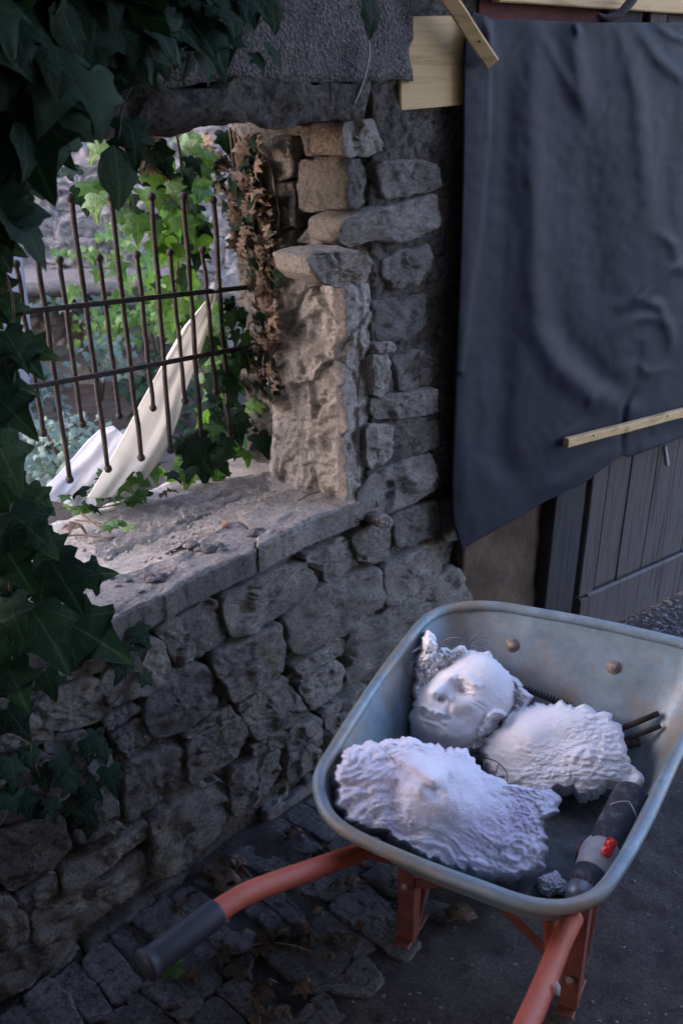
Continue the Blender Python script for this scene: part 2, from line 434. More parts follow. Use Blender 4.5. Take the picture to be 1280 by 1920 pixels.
def beam(name, p0, p1, side, wd, th, mat, parent=None, segs=12, wob=.0015, bev=.003, loc=None):
    """a sawn length of timber from p0 to p1; side = across direction, width wd, thickness th"""
    d = (p1 - p0).normalized(); side = (side - d * side.dot(d)).normalized(); nn = d.cross(side)
    prof = []
    for sx, sy in ((1, 1), (-1, 1), (-1, -1), (1, -1)):
        x, y = sx * wd / 2, sy * th / 2
        q = [(x - sx * bev, y), (x, y - sy * bev)]
        if sx * sy > 0: q = [(x, y - sy * bev), (x - sx * bev, y)]
        prof += q
    v, f = [], []
    for i in range(segs + 1):
        c = p0.lerp(p1, i / segs)
        for (x, y) in prof:
            q = c + side * x + nn * y
            v.append(q + noise.noise_vector(q * 12) * wob)
    P = len(prof)
    for i in range(segs):
        for k in range(P): f.append((i * P + k, i * P + (k + 1) % P, (i + 1) * P + (k + 1) % P, (i + 1) * P + k))
    f.append(tuple(reversed(range(P)))); f.append(tuple(range(segs * P, segs * P + P)))
    o = obj(name, v, f, mat, parent, smooth=False, loc=loc)
    return o
def lathe_data(p0, p1, prof, sides=20):
    """prof: (t along p0->p1, radius)"""
    d = (p1 - p0); a = d.normalized().cross(UP).normalized(); b_ = d.normalized().cross(a)
    v, f = [], []
    for (t_, r) in prof:
        for k in range(sides):
            an = 2 * math.pi * k / sides
            v.append(p0 + d * t_ + (a * math.cos(an) + b_ * math.sin(an)) * r)
    n = len(prof)
    for i in range(n - 1):
        for k in range(sides):
            l = (k + 1) % sides
            f.append((i * sides + k, i * sides + l, (i + 1) * sides + l, (i + 1) * sides + k))
    f.append(tuple(reversed(range(sides)))); f.append(tuple(range((n - 1) * sides, n * sides)))
    return v, f
def px(plane, pts, *a): return [plane(u, v, *a) for (u, v) in pts]
def inpoly(x, y, p):
    r = False
    for i in range(len(p)):
        (x1, y1), (x2, y2) = p[i], p[i - 1]
        if (y1 > y) != (y2 > y) and x < (x2 - x1) * (y - y1) / (y2 - y1) + x1: r = not r
    return r
def rand_in(p):
    xs = [q[0] for q in p]; ys = [q[1] for q in p]
    while True:
        x, y = random.uniform(min(xs), max(xs)), random.uniform(min(ys), max(ys))
        if inpoly(x, y, p): return x, y

# ------------------------------------------------------------------ ground
def sheet(name, x0, x1, y0, y1, zf, step, mat):
    nx, ny = int((x1 - x0) / step), int((y1 - y0) / step)
    v = [V((x0 + (x1 - x0) * i / nx, y0 + (y1 - y0) * j / ny, 0)) for j in range(ny + 1) for i in range(nx + 1)]
    v = [V((p.x, p.y, zf(p))) for p in v]
    f = [(j * (nx + 1) + i, j * (nx + 1) + i + 1, (j + 1) * (nx + 1) + i + 1, (j + 1) * (nx + 1) + i) for j in range(ny) for i in range(nx)]
    return obj(name, v, f, mat)
def gz(p): return -.012 + fr(p, 2.2, 3) * .010 + fr(p, 14, 4) * .006
g = sheet('ground', -2.5, 3.5, -1.5, 6.5, gz, .022, 'earth'); g['kind'] = 'structure'
fv = []; xs = [-60, -2.5, 3.5, 60]; ys = [-60, -1.5, 6.5, 60]
ff = []
for a_ in range(3):
    for b_ in range(3):
        if a_ == 1 and b_ == 1: continue
        k = len(fv); fv += [V((xs[a_], ys[b_], -.014)), V((xs[a_ + 1], ys[b_], -.014)), V((xs[a_ + 1], ys[b_ + 1], -.014)), V((xs[a_], ys[b_ + 1], -.014))]
        ff.append((k, k + 1, k + 2, k + 3))
o = obj('terrain', fv, ff, 'earth', smooth=False); o['kind'] = 'structure'

# ------------------------------------------------------------------ stone wall
SW = thing('stone_wall', wpt(-.2, 0, 0), 'dry stone alley wall with a barred window opening and thick pale sill', 'wall')
rough_box('wall_core', W0, WD, UP, WN, (-2.4, .78), (-.05, .715), (-.40, -.030), .03, .012, 14, 'mortar', SW)
rough_box('pier_core', W0, WD, UP, WN, (JS + .035, .80), (.70, 2.7), (-.43, -.001), .014, .016, 15, 'mortar', SW)
rough_box('pier_core', W0, WD, UP, WN, (-2.4, -1.25), (.70, 1.62), (-.42, -.01), .04, .02, 12, 'mortar', SW)
rough_box('render_coat', W0, WD, UP, WN, (-2.4, .40), (1.655, 2.75), (-.42, .012), .018, .010, 22, 'roughcast', SW)
rough_box('lintel', W0, WD, UP, WN, (-1.5, .24), (1.582, 1.652), (-.36, .030), .014, .020, 9, 'mortar', SW)
def front(poly, proud=.0, depth=.09, mat='stone', **k):
    global SEED
    SEED += 1
    return stone('stone', px(wall, poly, proud), WN, 0, depth, mat, SW, SEED, proud=proud, **k) if False else \
        stone('stone', [q - WN * proud for q in px(wall, poly, proud)], WN, proud, depth, mat, SW, SEED, **k)
SEED = 0
LOW = [
 [(288,1181),(406,1120),(427,1201),(337,1250),(325,1226)],
 [(414,1125),(470,1095),(594,1053),(603,1080),(598,1105),(531,1152),(480,1185),(430,1200),(418,1160)],
 [(566,1047),(650,1012),(670,1037),(670,1062),(616,1100),(603,1075)],
 [(659,1009),(719,975),(733,990),(733,1040),(716,1056),(675,1055)],
 [(534,1156),(603,1103),(706,1066),(716,1069),(720,1131),(650,1190),(566,1231),(541,1212)],
 [(719,1062),(825,1022),(828,1075),(775,1119),(725,1140)],
 [(736,962),(824,937),(827,1003),(736,1034)],
 [(653,1197),(716,1150),(770,1125),(800,1150),(770,1200),(719,1250),(653,1287)],
 [(547,1250),(647,1200),(650,1225),(562,1275)],
 [(562,1287),(631,1239),(647,1259),(645,1290),(590,1331),(572,1319)],
 [(603,1337),(694,1284),(675,1316),(640,1362),(612,1369)],
 [(640,1372),(700,1310),(730,1255),(790,1205),(800,1260),(740,1330),(660,1420)],
 [(452,1345),(500,1306),(547,1284),(572,1319),(573,1334),(553,1362),(480,1395)],
 [(541,1372),(603,1344),(609,1397),(587,1412),(537,1453)],
 [(612,1375),(640,1368),(655,1420),(612,1450),(606,1410)],
 [(402,1230),(470,1200),(530,1170),(538,1210),(535,1255),(500,1290),(440,1320),(425,1290),(408,1265)],
 [(445,1325),(530,1270),(545,1280),(460,1345)],
 [(284,1270),(366,1242),(406,1270),(410,1327),(333,1384),(284,1384),(268,1339)],
 [(230,1212),(268,1197),(300,1197),(325,1250),(321,1270),(268,1307),(215,1330),(190,1290)],
 [(195,1352),(260,1319),(268,1335),(203,1372)],
 [(60,1320),(120,1285),(185,1270),(212,1330),(190,1352),(120,1380),(70,1365)],
 [(205,1380),(265,1345),(285,1388),(240,1425),(222,1400)],
 [(235,1435),(345,1395),(350,1470),(240,1550),(228,1500)],
 [(352,1395),(450,1345),(472,1375),(440,1425),(355,1480)],
 [(345,1390),(405,1340),(430,1325),(445,1340),(420,1358)],
 [(432,1450),(527,1400),(527,1455),(487,1510),(437,1535)],
 [(285,1535),(425,1460),(432,1550),(360,1615),(300,1645),(280,1630)],
 [(535,1430),(607,1400),(610,1430),(545,1470)],
 [(165,1495),(225,1480),(228,1535),(150,1590),(135,1560)],
 [(165,1585),(230,1545),(235,1565),(175,1597)],
 [(110,1635),(220,1580),(285,1540),(287,1565),(200,1635),(120,1680)],
 [(60,1710),(190,1660),(272,1595),(282,1630),(270,1660),(150,1745),(60,1775)],
 [(165,1775),(350,1630),(362,1637),(300,1700),(175,1795)],
 [(30,1880),(150,1780),(162,1810),(75,1885),(35,1905)],
 [(35,1690),(105,1640),(110,1675),(55,1715)],
 [(-10,1625),(-10,1560),(60,1545),(130,1535),(138,1590),(100,1630),(20,1680)],
 [(-30,1800),(50,1770),(150,1750),(140,1780),(30,1870),(-30,1900)],
 [(-20,1450),(70,1410),(130,1430),(135,1500),(60,1535),(-20,1550)],
 [(75,1402),(150,1372),(205,1390),(225,1470),(160,1490),(138,1480)],
 [(-20,1370),(60,1335),(110,1385),(70,1402),(-20,1440)],
 [(-60,1690),(30,1690),(55,1720),(50,1765),(-40,1800)],
 [(100,1240),(190,1215),(225,1215),(185,1265),(110,1280)],
 [(-10,1320),(90,1250),(100,1285),(50,1325),(-20,1360)],
 [(470,1400),(540,1372),(535,1400),(480,1420)],
]
for poly in LOW:
    front(poly, random.uniform(-.004, .012), .10, 'stone', M=56)
PIL = [
 ([(649,227),(705,228),(717,271),(711,290),(655,293),(640,290)], .03, 'stone_pale'),
 ([(648,300),(680,299),(688,320),(688,380),(667,395),(645,395)], .02, 'stone'),
 ([(699,302),(792,299),(827,311),(827,355),(720,377)], .03, 'stone'),
 ([(640,418),(690,395),(749,383),(820,361),(826,424),(749,458),(692,452),(661,464),(640,455)], .04, 'stone_pale'),
 ([(715,490),(760,470),(800,455),(808,500),(790,530),(745,543),(718,525)], .03, 'stone'),
 ([(690,565),(745,560),(805,550),(815,600),(765,640),(700,640)], .005, 'stone'),
 ([(699,644),(739,641),(746,658),(700,665)], .035, 'stone_pale'),
 ([(696,669),(724,662),(733,675),(733,731),(717,745),(696,740)], .035, 'stone_pale'),
 ([(736,666),(808,660),(815,719),(746,737)], .01, 'stone'),
 ([(696,750),(739,741),(818,725),(821,775),(739,787),(705,787)], .03, 'stone'),
 ([(690,797),(739,797),(739,856),(705,881),(690,869)], .035, 'stone_pale'),
 ([(742,787),(821,781),(818,841),(742,859)], .005, 'stone'),
 ([(675,920),(705,887),(774,859),(812,850),(822,912),(780,944),(700,975),(670,975)], .02, 'stone_pale'),
 ([(735,215),(830,205),(835,290),(740,292)], -.012, 'stone'),
 ([(730,1145),(800,1100),(862,1060),(880,1130),(830,1150),(775,1200)], -.005, 'stone'),
 ([(834,940),(862,930),(870,1010),(836,1020)], -.01, 'stone'),
]
for poly, pr, mt in PIL: front(poly, pr * .45, .09, mt, M=56, rough=1.1)
stone('stone', [q - WN * .0 for q in px(wall, [(712,975),(722,967),(734,972),(734,986),(722,992),(710,986)], .05)], WN, 0, .04, 'stone_pale', SW, 91, M=24, edge=.01)
# cap stone that oversails the reveal, and the pale mortar strip on the corner
stone('stone', px(wall, [(576,486),(600,478),(650,470),(690,472),(699,500),(690,528),(640,540),(602,530),(582,512)], .045), WN, 0, .10, 'stone_pale', SW, 95, M=72, rough=1.9)

# reveal of the window
JA = [
 [(608,227),(647,227),(650,290),(617,290)], [(561,302),(648,300),(648,395),(567,398)],
 [(514,346),(555,340),(561,424),(527,430)], [(511,433),(561,430),(545,517),(524,515)],
 [(514,258),(555,255),(555,330),(520,336)], [(570,235),(604,233),(610,290),(575,290)],
 [(560,452),(590,420),(640,405),(640,455),(600,460)],
]
for poly in JA:
    SEED += 1; stone('stone', px(jamb, poly, .0), JN, .012, .10, 'stone', SW, SEED, M=48, rough=1.1)
def rough_face(name, plane, quad, n, mat, parent, nu, nv, amp, f):
    v = []
    for j in range(nv + 1):
        for i in range(nu + 1):
            a, b_ = i / nu, j / nv
            x = (quad[0][0] * (1 - a) + quad[1][0] * a) * (1 - b_) + (quad[3][0] * (1 - a) + quad[2][0] * a) * b_
            y = (quad[0][1] * (1 - a) + quad[1][1] * a) * (1 - b_) + (quad[3][1] * (1 - a) + quad[2][1] * a) * b_
            p = plane(x, y)
            qq = (p + noise.noise_vector(p * 26) * .008) * 11; cp = noise.voronoi(qq)[1][0]; gv = noise.noise_vector(cp * 5.1 + V((.4, .2, .9)))
            h = fr(p, 7, 6) * amp * 1.1 + gv.dot(qq - cp) / 11 * 22 * amp + gv.y * amp * .35 - max(0, abs(noise.noise(p * 24)) - .2) * amp * 1.2 + fr(p, 60, 4) * amp * .3
            ed = min(1, 8 * min(a, 1 - a, b_ + .1))
            v.append(p + n * (h * (.4 + .6 * ed) - .02 * (1 - ed)))
    fa = [(j * (nu + 1) + i, j * (nu + 1) + i + 1, (j + 1) * (nu + 1) + i + 1, (j + 1) * (nu + 1) + i) for j in range(nv) for i in range(nu)]
    fa = [tuple(reversed(q)) for q in fa]
    return obj(name, v, fa, mat, parent)
rough_face('reveal_plaster', lambda u, v: jamb(u, v, .018), [(505, 500), (655, 520), (660, 950), (495, 905)], JN, 'old_plaster', SW, 90, 200, .021, 1)
rough_face('corner_plaster', lambda u, v: wall(u, v, .006), [(640, 532), (702, 532), (702, 935), (646, 940)], WN, 'old_plaster', SW, 36, 200, .014, 1)
# sill slabs
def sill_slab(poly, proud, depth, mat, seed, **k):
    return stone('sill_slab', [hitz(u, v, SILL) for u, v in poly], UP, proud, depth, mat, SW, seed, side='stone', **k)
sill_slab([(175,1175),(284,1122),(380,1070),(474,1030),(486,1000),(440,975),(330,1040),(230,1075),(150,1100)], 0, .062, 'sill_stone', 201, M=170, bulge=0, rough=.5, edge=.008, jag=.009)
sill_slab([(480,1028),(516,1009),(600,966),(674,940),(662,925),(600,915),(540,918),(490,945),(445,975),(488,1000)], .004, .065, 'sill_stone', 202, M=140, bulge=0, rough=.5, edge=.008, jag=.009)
rough_face('sill_bedding', lambda u, v: hitz(u, v, SILL - .012 - .012 * math.exp(-(((v - 1010) + (u - 330) * .42) / 18) ** 2)), [(100, 1000), (530, 868), (668, 925), (140, 1092)], UP, 'sill_stone', SW, 150, 70, .008, 1)
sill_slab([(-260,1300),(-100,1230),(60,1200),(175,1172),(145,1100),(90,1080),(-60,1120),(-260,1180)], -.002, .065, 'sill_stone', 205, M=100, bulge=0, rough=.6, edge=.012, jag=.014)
rough_box('sill_bed', W0, WD, UP, WN, (-1.6, JS + .05), (.69, SILL - .018), (-.44, -.02), .014, .006, 40, 'old_plaster', SW)
# random courses left of the frame and right end of the core
zz = .0
while zz < .66:
    h = random.uniform(.07, .13); s = -1.75
    while True:
        wd = random.uniform(.1, .24)
        if s + wd > (wall(-8, 1900).lerp(wall(-8, 1230), min(1, zz / .72)) - W0).dot(WD): break
        q = [(s, zz), (s + wd, zz + random.uniform(-.01, .01)), (s + wd, zz + h), (s, zz + h + random.uniform(-.01, .01))]
        SEED += 1
        stone('stone', [wpt(a, b_, 0) for a, b_ in q], WN, random.uniform(0, .015), .08, 'stone', SW, SEED, M=32)
        s += wd
    zz += h

# ------------------------------------------------------------------ opposite side of the alley (unseen, added to narrow the sky light) and pier beside the door
HS = thing('house', wpt(0, 0, 2.35), 'unseen plain stone house across the alley, with parts added to block skylight', 'house')
rough_box('house_wall', W0, WD, UP, WN, (-6, 1.3), (-.05, 5.4), (2.35, 2.8), .16, .03, 4, 'house_stone', HS)
rough_box('roof', W0, WD, UP, WN, (-6.2, 1.5), (5.4, 5.6), (2.3, 3.2), .2, .02, 4, 'terracotta', HS)
rough_box('light_block_roof', W0, WD, UP, WN, (-4.2, -.55), (2.95, 3.15), (-.35, 2.34), .16, .03, 4, 'house_stone', HS)  # slab added out of view to shade the ivy and left wall
rough_box('light_block_wall', W0, WD, UP, WN, (-4.2, -3.7), (-.05, 5.5), (.02, 2.34), .16, .03, 4, 'house_stone', HS)  # added out of view to stop light entering from the left
# wall to the right: brown rendered panel, post, door
PR = thing('rendered_pier', door(945, 1100), 'dark brown rendered stub of wall left of the wooden door', 'wall')
def dq(u, z=0): return (door(u, 1060) - D0).dot(DD)
rough_box('render_panel', D0, DD, UP, DN, (dq(872), dq(1018)), (-.05, 1.75), (-.30, -.02), .02, .012, 12, 'brown_render', PR)
rough_box('stone_block', D0, DD, UP, DN, (dq(858), dq(1014)), (-.05, .11), (-.10, .015), .02, .012, 14, 'mortar', PR)
beam('door_post', D0 + DD * (dq(1046)) + DN * -.03 + UP * -.02, D0 + DD * (dq(1046)) + DN * -.03 + UP * 1.9, DD, dq(1072) - dq(1020), .10, 'dark_wood', PR)
WDR = thing('wooden_door', door(1200, 1140), 'weathered grey plank door half covered by the blue sheet', 'door')
xL = dq(1078); wids = [.088, .105, .002 + .12, .10, .11, .10, .12, .1]
x = xL
for k, wd in enumerate(wids):
    beam('plank', D0 + DD * (x + wd / 2) + UP * .012 + DN * random.uniform(-.002, .002), D0 + DD * (x + wd / 2) + UP * 1.80 + DN * random.uniform(-.002, .002),
         DD, wd - (.005 if k == 1 else .0022), .024, 'grey_wood', WDR, bev=.0018)
    x += wd
beam('bottom_rail', D0 + DD * (xL + .004) + UP * .095 + DN * .024, D0 + DD * x + UP * .095 + DN * .024, UP, .155, .022, 'grey_wood', WDR, bev=.006)
beam('rail_bead', D0 + DD * (xL + .035) + UP * .178 + DN * .030, D0 + DD * x + UP * .178 + DN * .030, UP, .008, .012, 'bead_wood', WDR, bev=.002)
beam('side_stile', D0 + DD * (xL + .035) + UP * .18 + DN * .020, D0 + DD * (xL + .035) + UP * 1.8 + DN * .020, DD, .066, .012, 'grey_wood', WDR)
beam('latch_plate', door(1247, 836, .018), door(1252, 872, .018), DD, .011, .004, 'pale_mark', WDR)

# ------------------------------------------------------------------ timbers at the top right
o = beam('timber_board', door(808, 30, .03) , door(806, 201, .03), DD, (door(868, 110, .03) - door(745, 110, .03)).length, .022, 'pine_board', loc=door(806, 201, .03))
tag(o, 'square pale pine board nailed to the stone beside the blue sheet', 'board')
o = beam('timber_batten', door(815, -40, .10), door(921, 116, .085), V((1, 0, .6)), .030, .022, 'pine_batten', loc=door(915, 108, .085))
tag(o, 'short brown wooden batten slanting across the top corner of the sheet', 'batten')
o = beam('timber_batten', door(1060, 830, .075), door(1420, 737, .075), UP, .026, .020, 'pine_batten', loc=door(1060, 830, .075))
tag(o, 'long thin yellow batten pressed across the lower part of the sheet', 'batten')
o = beam('door_lintel', door(880, 12, -.03), door(1500, 38, -.03), UP, .14, .06, 'red_beam', loc=door(900, 12, -.03))
tag(o, 'dark red painted beam above the top edge of the sheet', 'beam')
o = beam('timber_plank', door(930, -28, .03), door(1420, 10, .03), UP, .062, .024, 'pine_board', loc=door(930, -28, .03))
tag(o, 'pale yellow plank running along above the red beam', 'plank')
def nails(par, pts, pl_e):
    for (u, vv) in pts:
        q = door(u, vv, pl_e); v1, f1 = ball_data(V((0, 0, 0)), .0026, 8, 6)
        obj('nail', [q + w_ for w_ in v1], f1, 'rusty_iron', par)
for o_ in [x_ for x_ in bpy.data.objects if x_.get('category') == 'batten']:
    nails(o_, [(1112, 817), (1250, 780)] if 'long' in o_['label'] else [(880, 42), (898, 78)], .0855 if 'long' in o_['label'] else .103)
hk = spline([door(1120, 28, .07), door(1140, 34, .08), door(1162, 24, .085), (door(1180, 5, .085)), door(1196, -20, .08)], 6)
o = tube('metal_hook', hk, lambda t_: .005 + .006 * min(1, t_ * 1.5), 'rusty_iron', loc=hk[0])
tag(o, 'curved rusty metal hook over the top edge of the sheet', 'hook')

# ------------------------------------------------------------------ tarpaulin
def seg_d(p, a, b_):
    ax, ay = b_[0] - a[0], b_[1] - a[1]; L = ax * ax + ay * ay
    t_ = max(0, min(1, ((p[0] - a[0]) * ax + (p[1] - a[1]) * ay) / L))
    return math.hypot(p[0] - a[0] - ax * t_, p[1] - a[1] - ay * t_), t_
def pl_d(p, pl):
    best, tt = 1e9, 0
    for i in range(len(pl) - 1):
        d, t_ = seg_d(p, pl[i], pl[i + 1])
        if d < best: best, tt = d, (i + t_) / (len(pl) - 1)
    return best, tt
FOLDS = [  # polyline in photograph pixels, half width, height (m)
 ([(1000, 45), (1000, 250), (1003, 500), (1008, 620), (1045, 690), (1110, 740), (1175, 765)], 32, .034),
 ([(1020, 500), (1060, 640), (1130, 710), (1180, 740)], 30, -.020),
 ([(1075, 50), (1085, 140), (1097, 210)], 26, .022), ([(1010, 60), (1050, 130), (1090, 200)], 14, .010),
 ([(1165, 60), (1195, 180), (1205, 300), (1215, 420)], 24, .018),
 ([(1195, 50), (1230, 110), (1290, 160)], 16, .014), ([(1225, 45), (1262, 70), (1290, 78)], 10, .010),
 ([(1160, 577), (1200, 558), (1255, 505), (1285, 498)], 13, .022),
 ([(1200, 560), (1235, 575), (1255, 620), (1258, 660)], 14, .018), ([(1150, 630), (1185, 600), (1215, 595), (1240, 602)], 12, .015),
 ([(1230, 430), (1262, 460), (1280, 520)], 14, .014), ([(1190, 680), (1215, 700), (1250, 690)], 13, .012),
 ([(1160, 690), (1195, 650), (1190, 720)], 12, -.012), ([(1185, 730), (1170, 760), (1165, 800), (1163, 850)], 7, -.022),
 ([(1110, 740), (1105, 765)], 12, .010), ([(1140, 735), (1100, 780), (1060, 800)], 12, -.008),
 ([(885, 400), (870, 600), (862, 800), (870, 960)], 28, .022), ([(945, 500), (935, 700), (930, 850), (980, 920)], 34, -.022),
 ([(950, 100), (945, 300), (940, 520)], 22, -.012), ([(990, 930), (1060, 900), (1140, 850)], 20, .014),
 ([(1100, 300), (1110, 450), (1120, 600)], 40, -.014), ([(1260, 200), (1240, 420)], 24, -.010),
 ([(905, 30), (918, 70), (926, 130)], 10, .016), ([(1078, 45), (1082, 66)], 7, .02), ([(1180, 850), (1230, 835), (1290, 815)], 16, .010),
]
TL = [(884, 22), (872, 60), (868, 100), (867, 300), (862, 500), (855, 650), (850, 800), (846, 900), (848, 980), (864, 1030)]
TB = [(864, 1030), (960, 977), (1020, 940), (1095, 905), (1150, 862), (1168, 852), (1176, 858), (1230, 838), (1290, 815), (1440, 765), (1600, 720)]
TT = [(884, 22), (900, 26), (920, 36), (1000, 38), (1100, 42), (1280, 42), (1600, 55)]
def lerp_pl(pl, x, ax):
    for i in range(len(pl) - 1):
        a, b_ = pl[i], pl[i + 1]
        if a[ax] <= x <= b_[ax]:
            return a[1 - ax] + (b_[1 - ax] - a[1 - ax]) * (x - a[ax]) / max(1e-6, b_[ax] - a[ax])
    return pl[-1][1 - ax] if x > pl[-1][ax] else pl[0][1 - ax]
NU, NV = 150, 200
v = []
for j in range(NV + 1):
    for i in range(NU + 1):
        a, b_ = (i / NU), j / NV
        # walk along bottom and top by length fraction, left edge follows TL
        ub = 864 + (1560 - 864) * a; ut = 884 + (1560 - 884) * a
        yt = lerp_pl(TT, ut, 0); yb = lerp_pl(TB, ub, 0)
        y = yt + (yb - yt) * b_
        ul = lerp_pl(TL, min(1030, 22 + (1030 - 22) * b_), 1)
        lin = 884 + (864 - 884) * b_
        u = ut + (ub - ut) * b_ + (ul - lin) * (1 - a) ** 3
        h = .045 + .009 * noise.noise(V((u * .006, y * .002, 3))) + .0014 * (1 - 2 * abs(noise.noise(V((u * .012 + y * .006, y * .009 - u * .004, 20))))) + .0008 * (1 - 2 * abs(noise.noise(V((u * .03, y * .022, 31))))) + .002 * noise.noise(V((u * .022, y * .009, 9))) + .0010 * noise.noise(V((u * .06, y * .05, 1)))
        for pl, hw, am in FOLDS:
            d, t_ = pl_d((u, y), pl)
            if d < hw * 2.6:
                h += am * .43 * math.exp(-(d / hw) ** 2 * 1.7) * min(1, .35 + 2.5 * min(t_, 1 - t_))
        # hem turned over along the left edge
        hem = lerp_pl([(915, 30), (922, 150), (912, 300), (905, 430), (880, 620), (860, 760), (845, 900)], y, 1) if False else \
              [None]
        pl = [(922, 60), (920, 250), (912, 330), (905, 430), (885, 570), (868, 690)]
        hx = lerp_pl([(p_[1], p_[0]) for p_ in pl], y, 0)
        if y < 700 and u < hx: h += .010 * min(1, (hx - u) / 4)
        if y > 60: h += .010 * (b_ ** 2)
        p = hit(u, y, D0 + DN * h, DN)
        v.append(p)
f = [(j * (NU + 1) + i, (j + 1) * (NU + 1) + i, (j + 1) * (NU + 1) + i + 1, j * (NU + 1) + i + 1) for j in range(NV) for i in range(NU)]
tp = obj('tarpaulin', v, f, 'tarpaulin', loc=door(1000, 900))
tag(tp, 'dark navy blue plastic sheet draped in folds over the door', 'tarpaulin')
so_ = tp.modifiers.new('thick', 'SOLIDIFY'); so_.thickness = .0022; so_.offset = 0

# ------------------------------------------------------------------ window grille
GE = -.33
def gpt(u, v, e=GE): return wall(u, v, e)
GR = thing('window_grille', gpt(250, 700), 'rusty iron window grille of long and short round bars with knobs', 'grille')
def bar(top, bot, r=.0053):
    a, b_ = gpt(*top), gpt(*bot)
    o = tube('bar', [a.lerp(b_, k / 14) + noise.noise_vector(a * 9 + V((k * .5, 0, 0))) * .003 for k in range(15)], lambda t_, a=a: r * (1 + .16 * noise.noise(a * 7 + V((0, 0, t_ * 30)))), 'rusty_iron', GR, 10)
    for q in (a, b_):
        vv, ffc = ball_data(V((0, 0, 0)), r * 1.75)
        kb = obj('knob', [x_ + q for x_ in vv], ffc, 'rusty_iron', o)
LONG = [((-55, 375), (52, 930)), ((55, 372), (131, 899)), ((133, 371), (203, 879)), ((208, 370), (265, 858)), ((284, 369), (320, 844)), ((344, 368), (379, 830)), ((400, 375), (432, 815))]
SHORT = [((-45, 500), (15, 830)), ((31, 495), (82, 812)), ((112, 487), (155, 795)), ((186, 483), (224, 780)), ((257, 477), (287, 765)), ((319, 474), (347, 752)), ((380, 468), (405, 735))]
for a, b_ in LONG: bar(a, b_)
for a, b_ in SHORT: bar(a, b_, .0049)
for pl in ([(-90, 603), (20, 588), (250, 562), (470, 538), (490, 536)], [(-110, 757), (0, 736), (230, 695), (440, 655), (480, 648)]):
    tube('cross_bar', spline([gpt(u, vv, GE + .011) for u, vv in pl], 6), .0056, 'rusty_iron', GR, 10)

# ------------------------------------------------------------------ wheelbarrow
AX = V((.47, .88, 0)).normalized(); LT = V((AX.y, -AX.x, 0))
RIMO = hitz(850, 1655, .55); RN = LT.cross(AX + UP * .06).normalized()
def rim(u, v, e=0): return hit(u, v, RIMO + RN * e, RN)
RIMPX = [(597, 1480), (600, 1450), (620, 1414), (663, 1345), (713, 1270), (758, 1210), (788, 1172), (822, 1148), (870, 1137), (930, 1137), (1000, 1148), (1100, 1166), (1200, 1188),
         (1280, 1208), (1318, 1228), (1330, 1262), (1322, 1305), (1296, 1362), (1270, 1410), (1242, 1470), (1207, 1545), (1163, 1622), (1126, 1672), (1088, 1694), (1040, 1701), (980, 1692), (900, 1664), (800, 1627), (700, 1585), (640, 1552), (610, 1520)]
WB = thing('wheelbarrow', hitz(900, 1760, 0), 'galvanised builder wheelbarrow with orange tube frame holding plaster casts', 'wheelbarrow')
rp = [rim(*q) for q in RIMPX]
rs = spline(rp + [rp[0]], 8)[:-1]; rs = resample(rs, 160)
tube('rim', rs, .0115, 'galvanised', WB, 12, closed=True)
# tray shell
cen = sum(rs, V((0, 0, 0))) / len(rs)
la = [(p - cen).dot(LT) for p in rs]; aa = [(p - cen).dot(AX) for p in rs]
amin, amax, lmin, lmax = min(aa), max(aa), min(la), max(la)
FLOORZ = .33
def fl(a, l):
    a2 = amin + .19 + (a - amin) / (amax - amin) * (amax - amin - .19 - .25)
    l2 = (l - (lmin + lmax) / 2) * .66 + (lmin + lmax) / 2
    p = cen + AX * a2 + LT * l2
    return V((p.x, p.y, FLOORZ))
v = []; f = []; M = len(rs)
prof = [(0, 0), (.10, .10), (.25, .27), (.40, .45), (.55, .63), (.70, .80), (.82, .91), (.91, .97), (1, 1)]
for (k, zf) in prof:
    for i, p in enumerate(rs):
        q = fl(aa[i], la[i])
        x = p.lerp(q, k); z = p.z + (q.z - p.z) * zf
        v.append(V((x.x, x.y, z)) + noise.noise_vector(x * 6) * .003 * (k > .05))
for s in (.85, .6, .3):
    for i in range(M):
        q = fl(aa[i], la[i]); c0 = fl((amin + amax) / 2, (lmin + lmax) / 2)
        v.append(c0.lerp(q, s) + UP * (-.004))
v.append(fl((amin + amax) / 2, (lmin + lmax) / 2) - UP * .004)
K = len(prof) + 3
for k in range(K - 1):
    for i in range(M):
        j = (i + 1) % M; f.append((k * M + i, k * M + j, (k + 1) * M + j, (k + 1) * M + i))
for i in range(M): f.append(((K - 1) * M + i, (K - 1) * M + (i + 1) % M, K * M))
tray = obj('tray', v, f, 'galvanised', WB); tray.data.materials.append(MATS['tray_floor'])
for pi in range(M * 7, len(f)): tray.data.polygons[pi].material_index = 1
TB_ = BVHTree.FromPolygons(v, f)
def tray_hit(u, vv):
    r = ray(u, vv).normalized(); h = TB_.ray_cast(CAM, r)
    n = h[1]; n = n if n.dot(r) < 0 else -n
    return h[0], n
for (u, vv) in ((960, 1210), (1150, 1251), (1075, 1168)):
    p, n = tray_hit(u, vv)
    if (u == 1075): continue
    vv1, f1 = lathe_data(p - n * .003, p + n * .009, [(0, .016), (.3, .016), (.36, .012), (.5, .0115), (.55, .0075), (.9, .0072), (1, .005)], 18)
    obj('bolt', vv1, f1, 'bolt_zinc', WB)
# pressed ribs of the front wall
for (a, b_) in (((655, 1372), (770, 1205)), ((640, 1440), (720, 1310))):
    pts = []
    for k in range(9):
        h = tray_hit(a[0] + (b_[0] - a[0]) * k / 8, a[1] + (b_[1] - a[1]) * k / 8)
        pts.append(h[0] + h[1] * .0005)
    if b_[0] == 770: tube('tray_rib', pts, .003, 'galvanised', WB, 8)
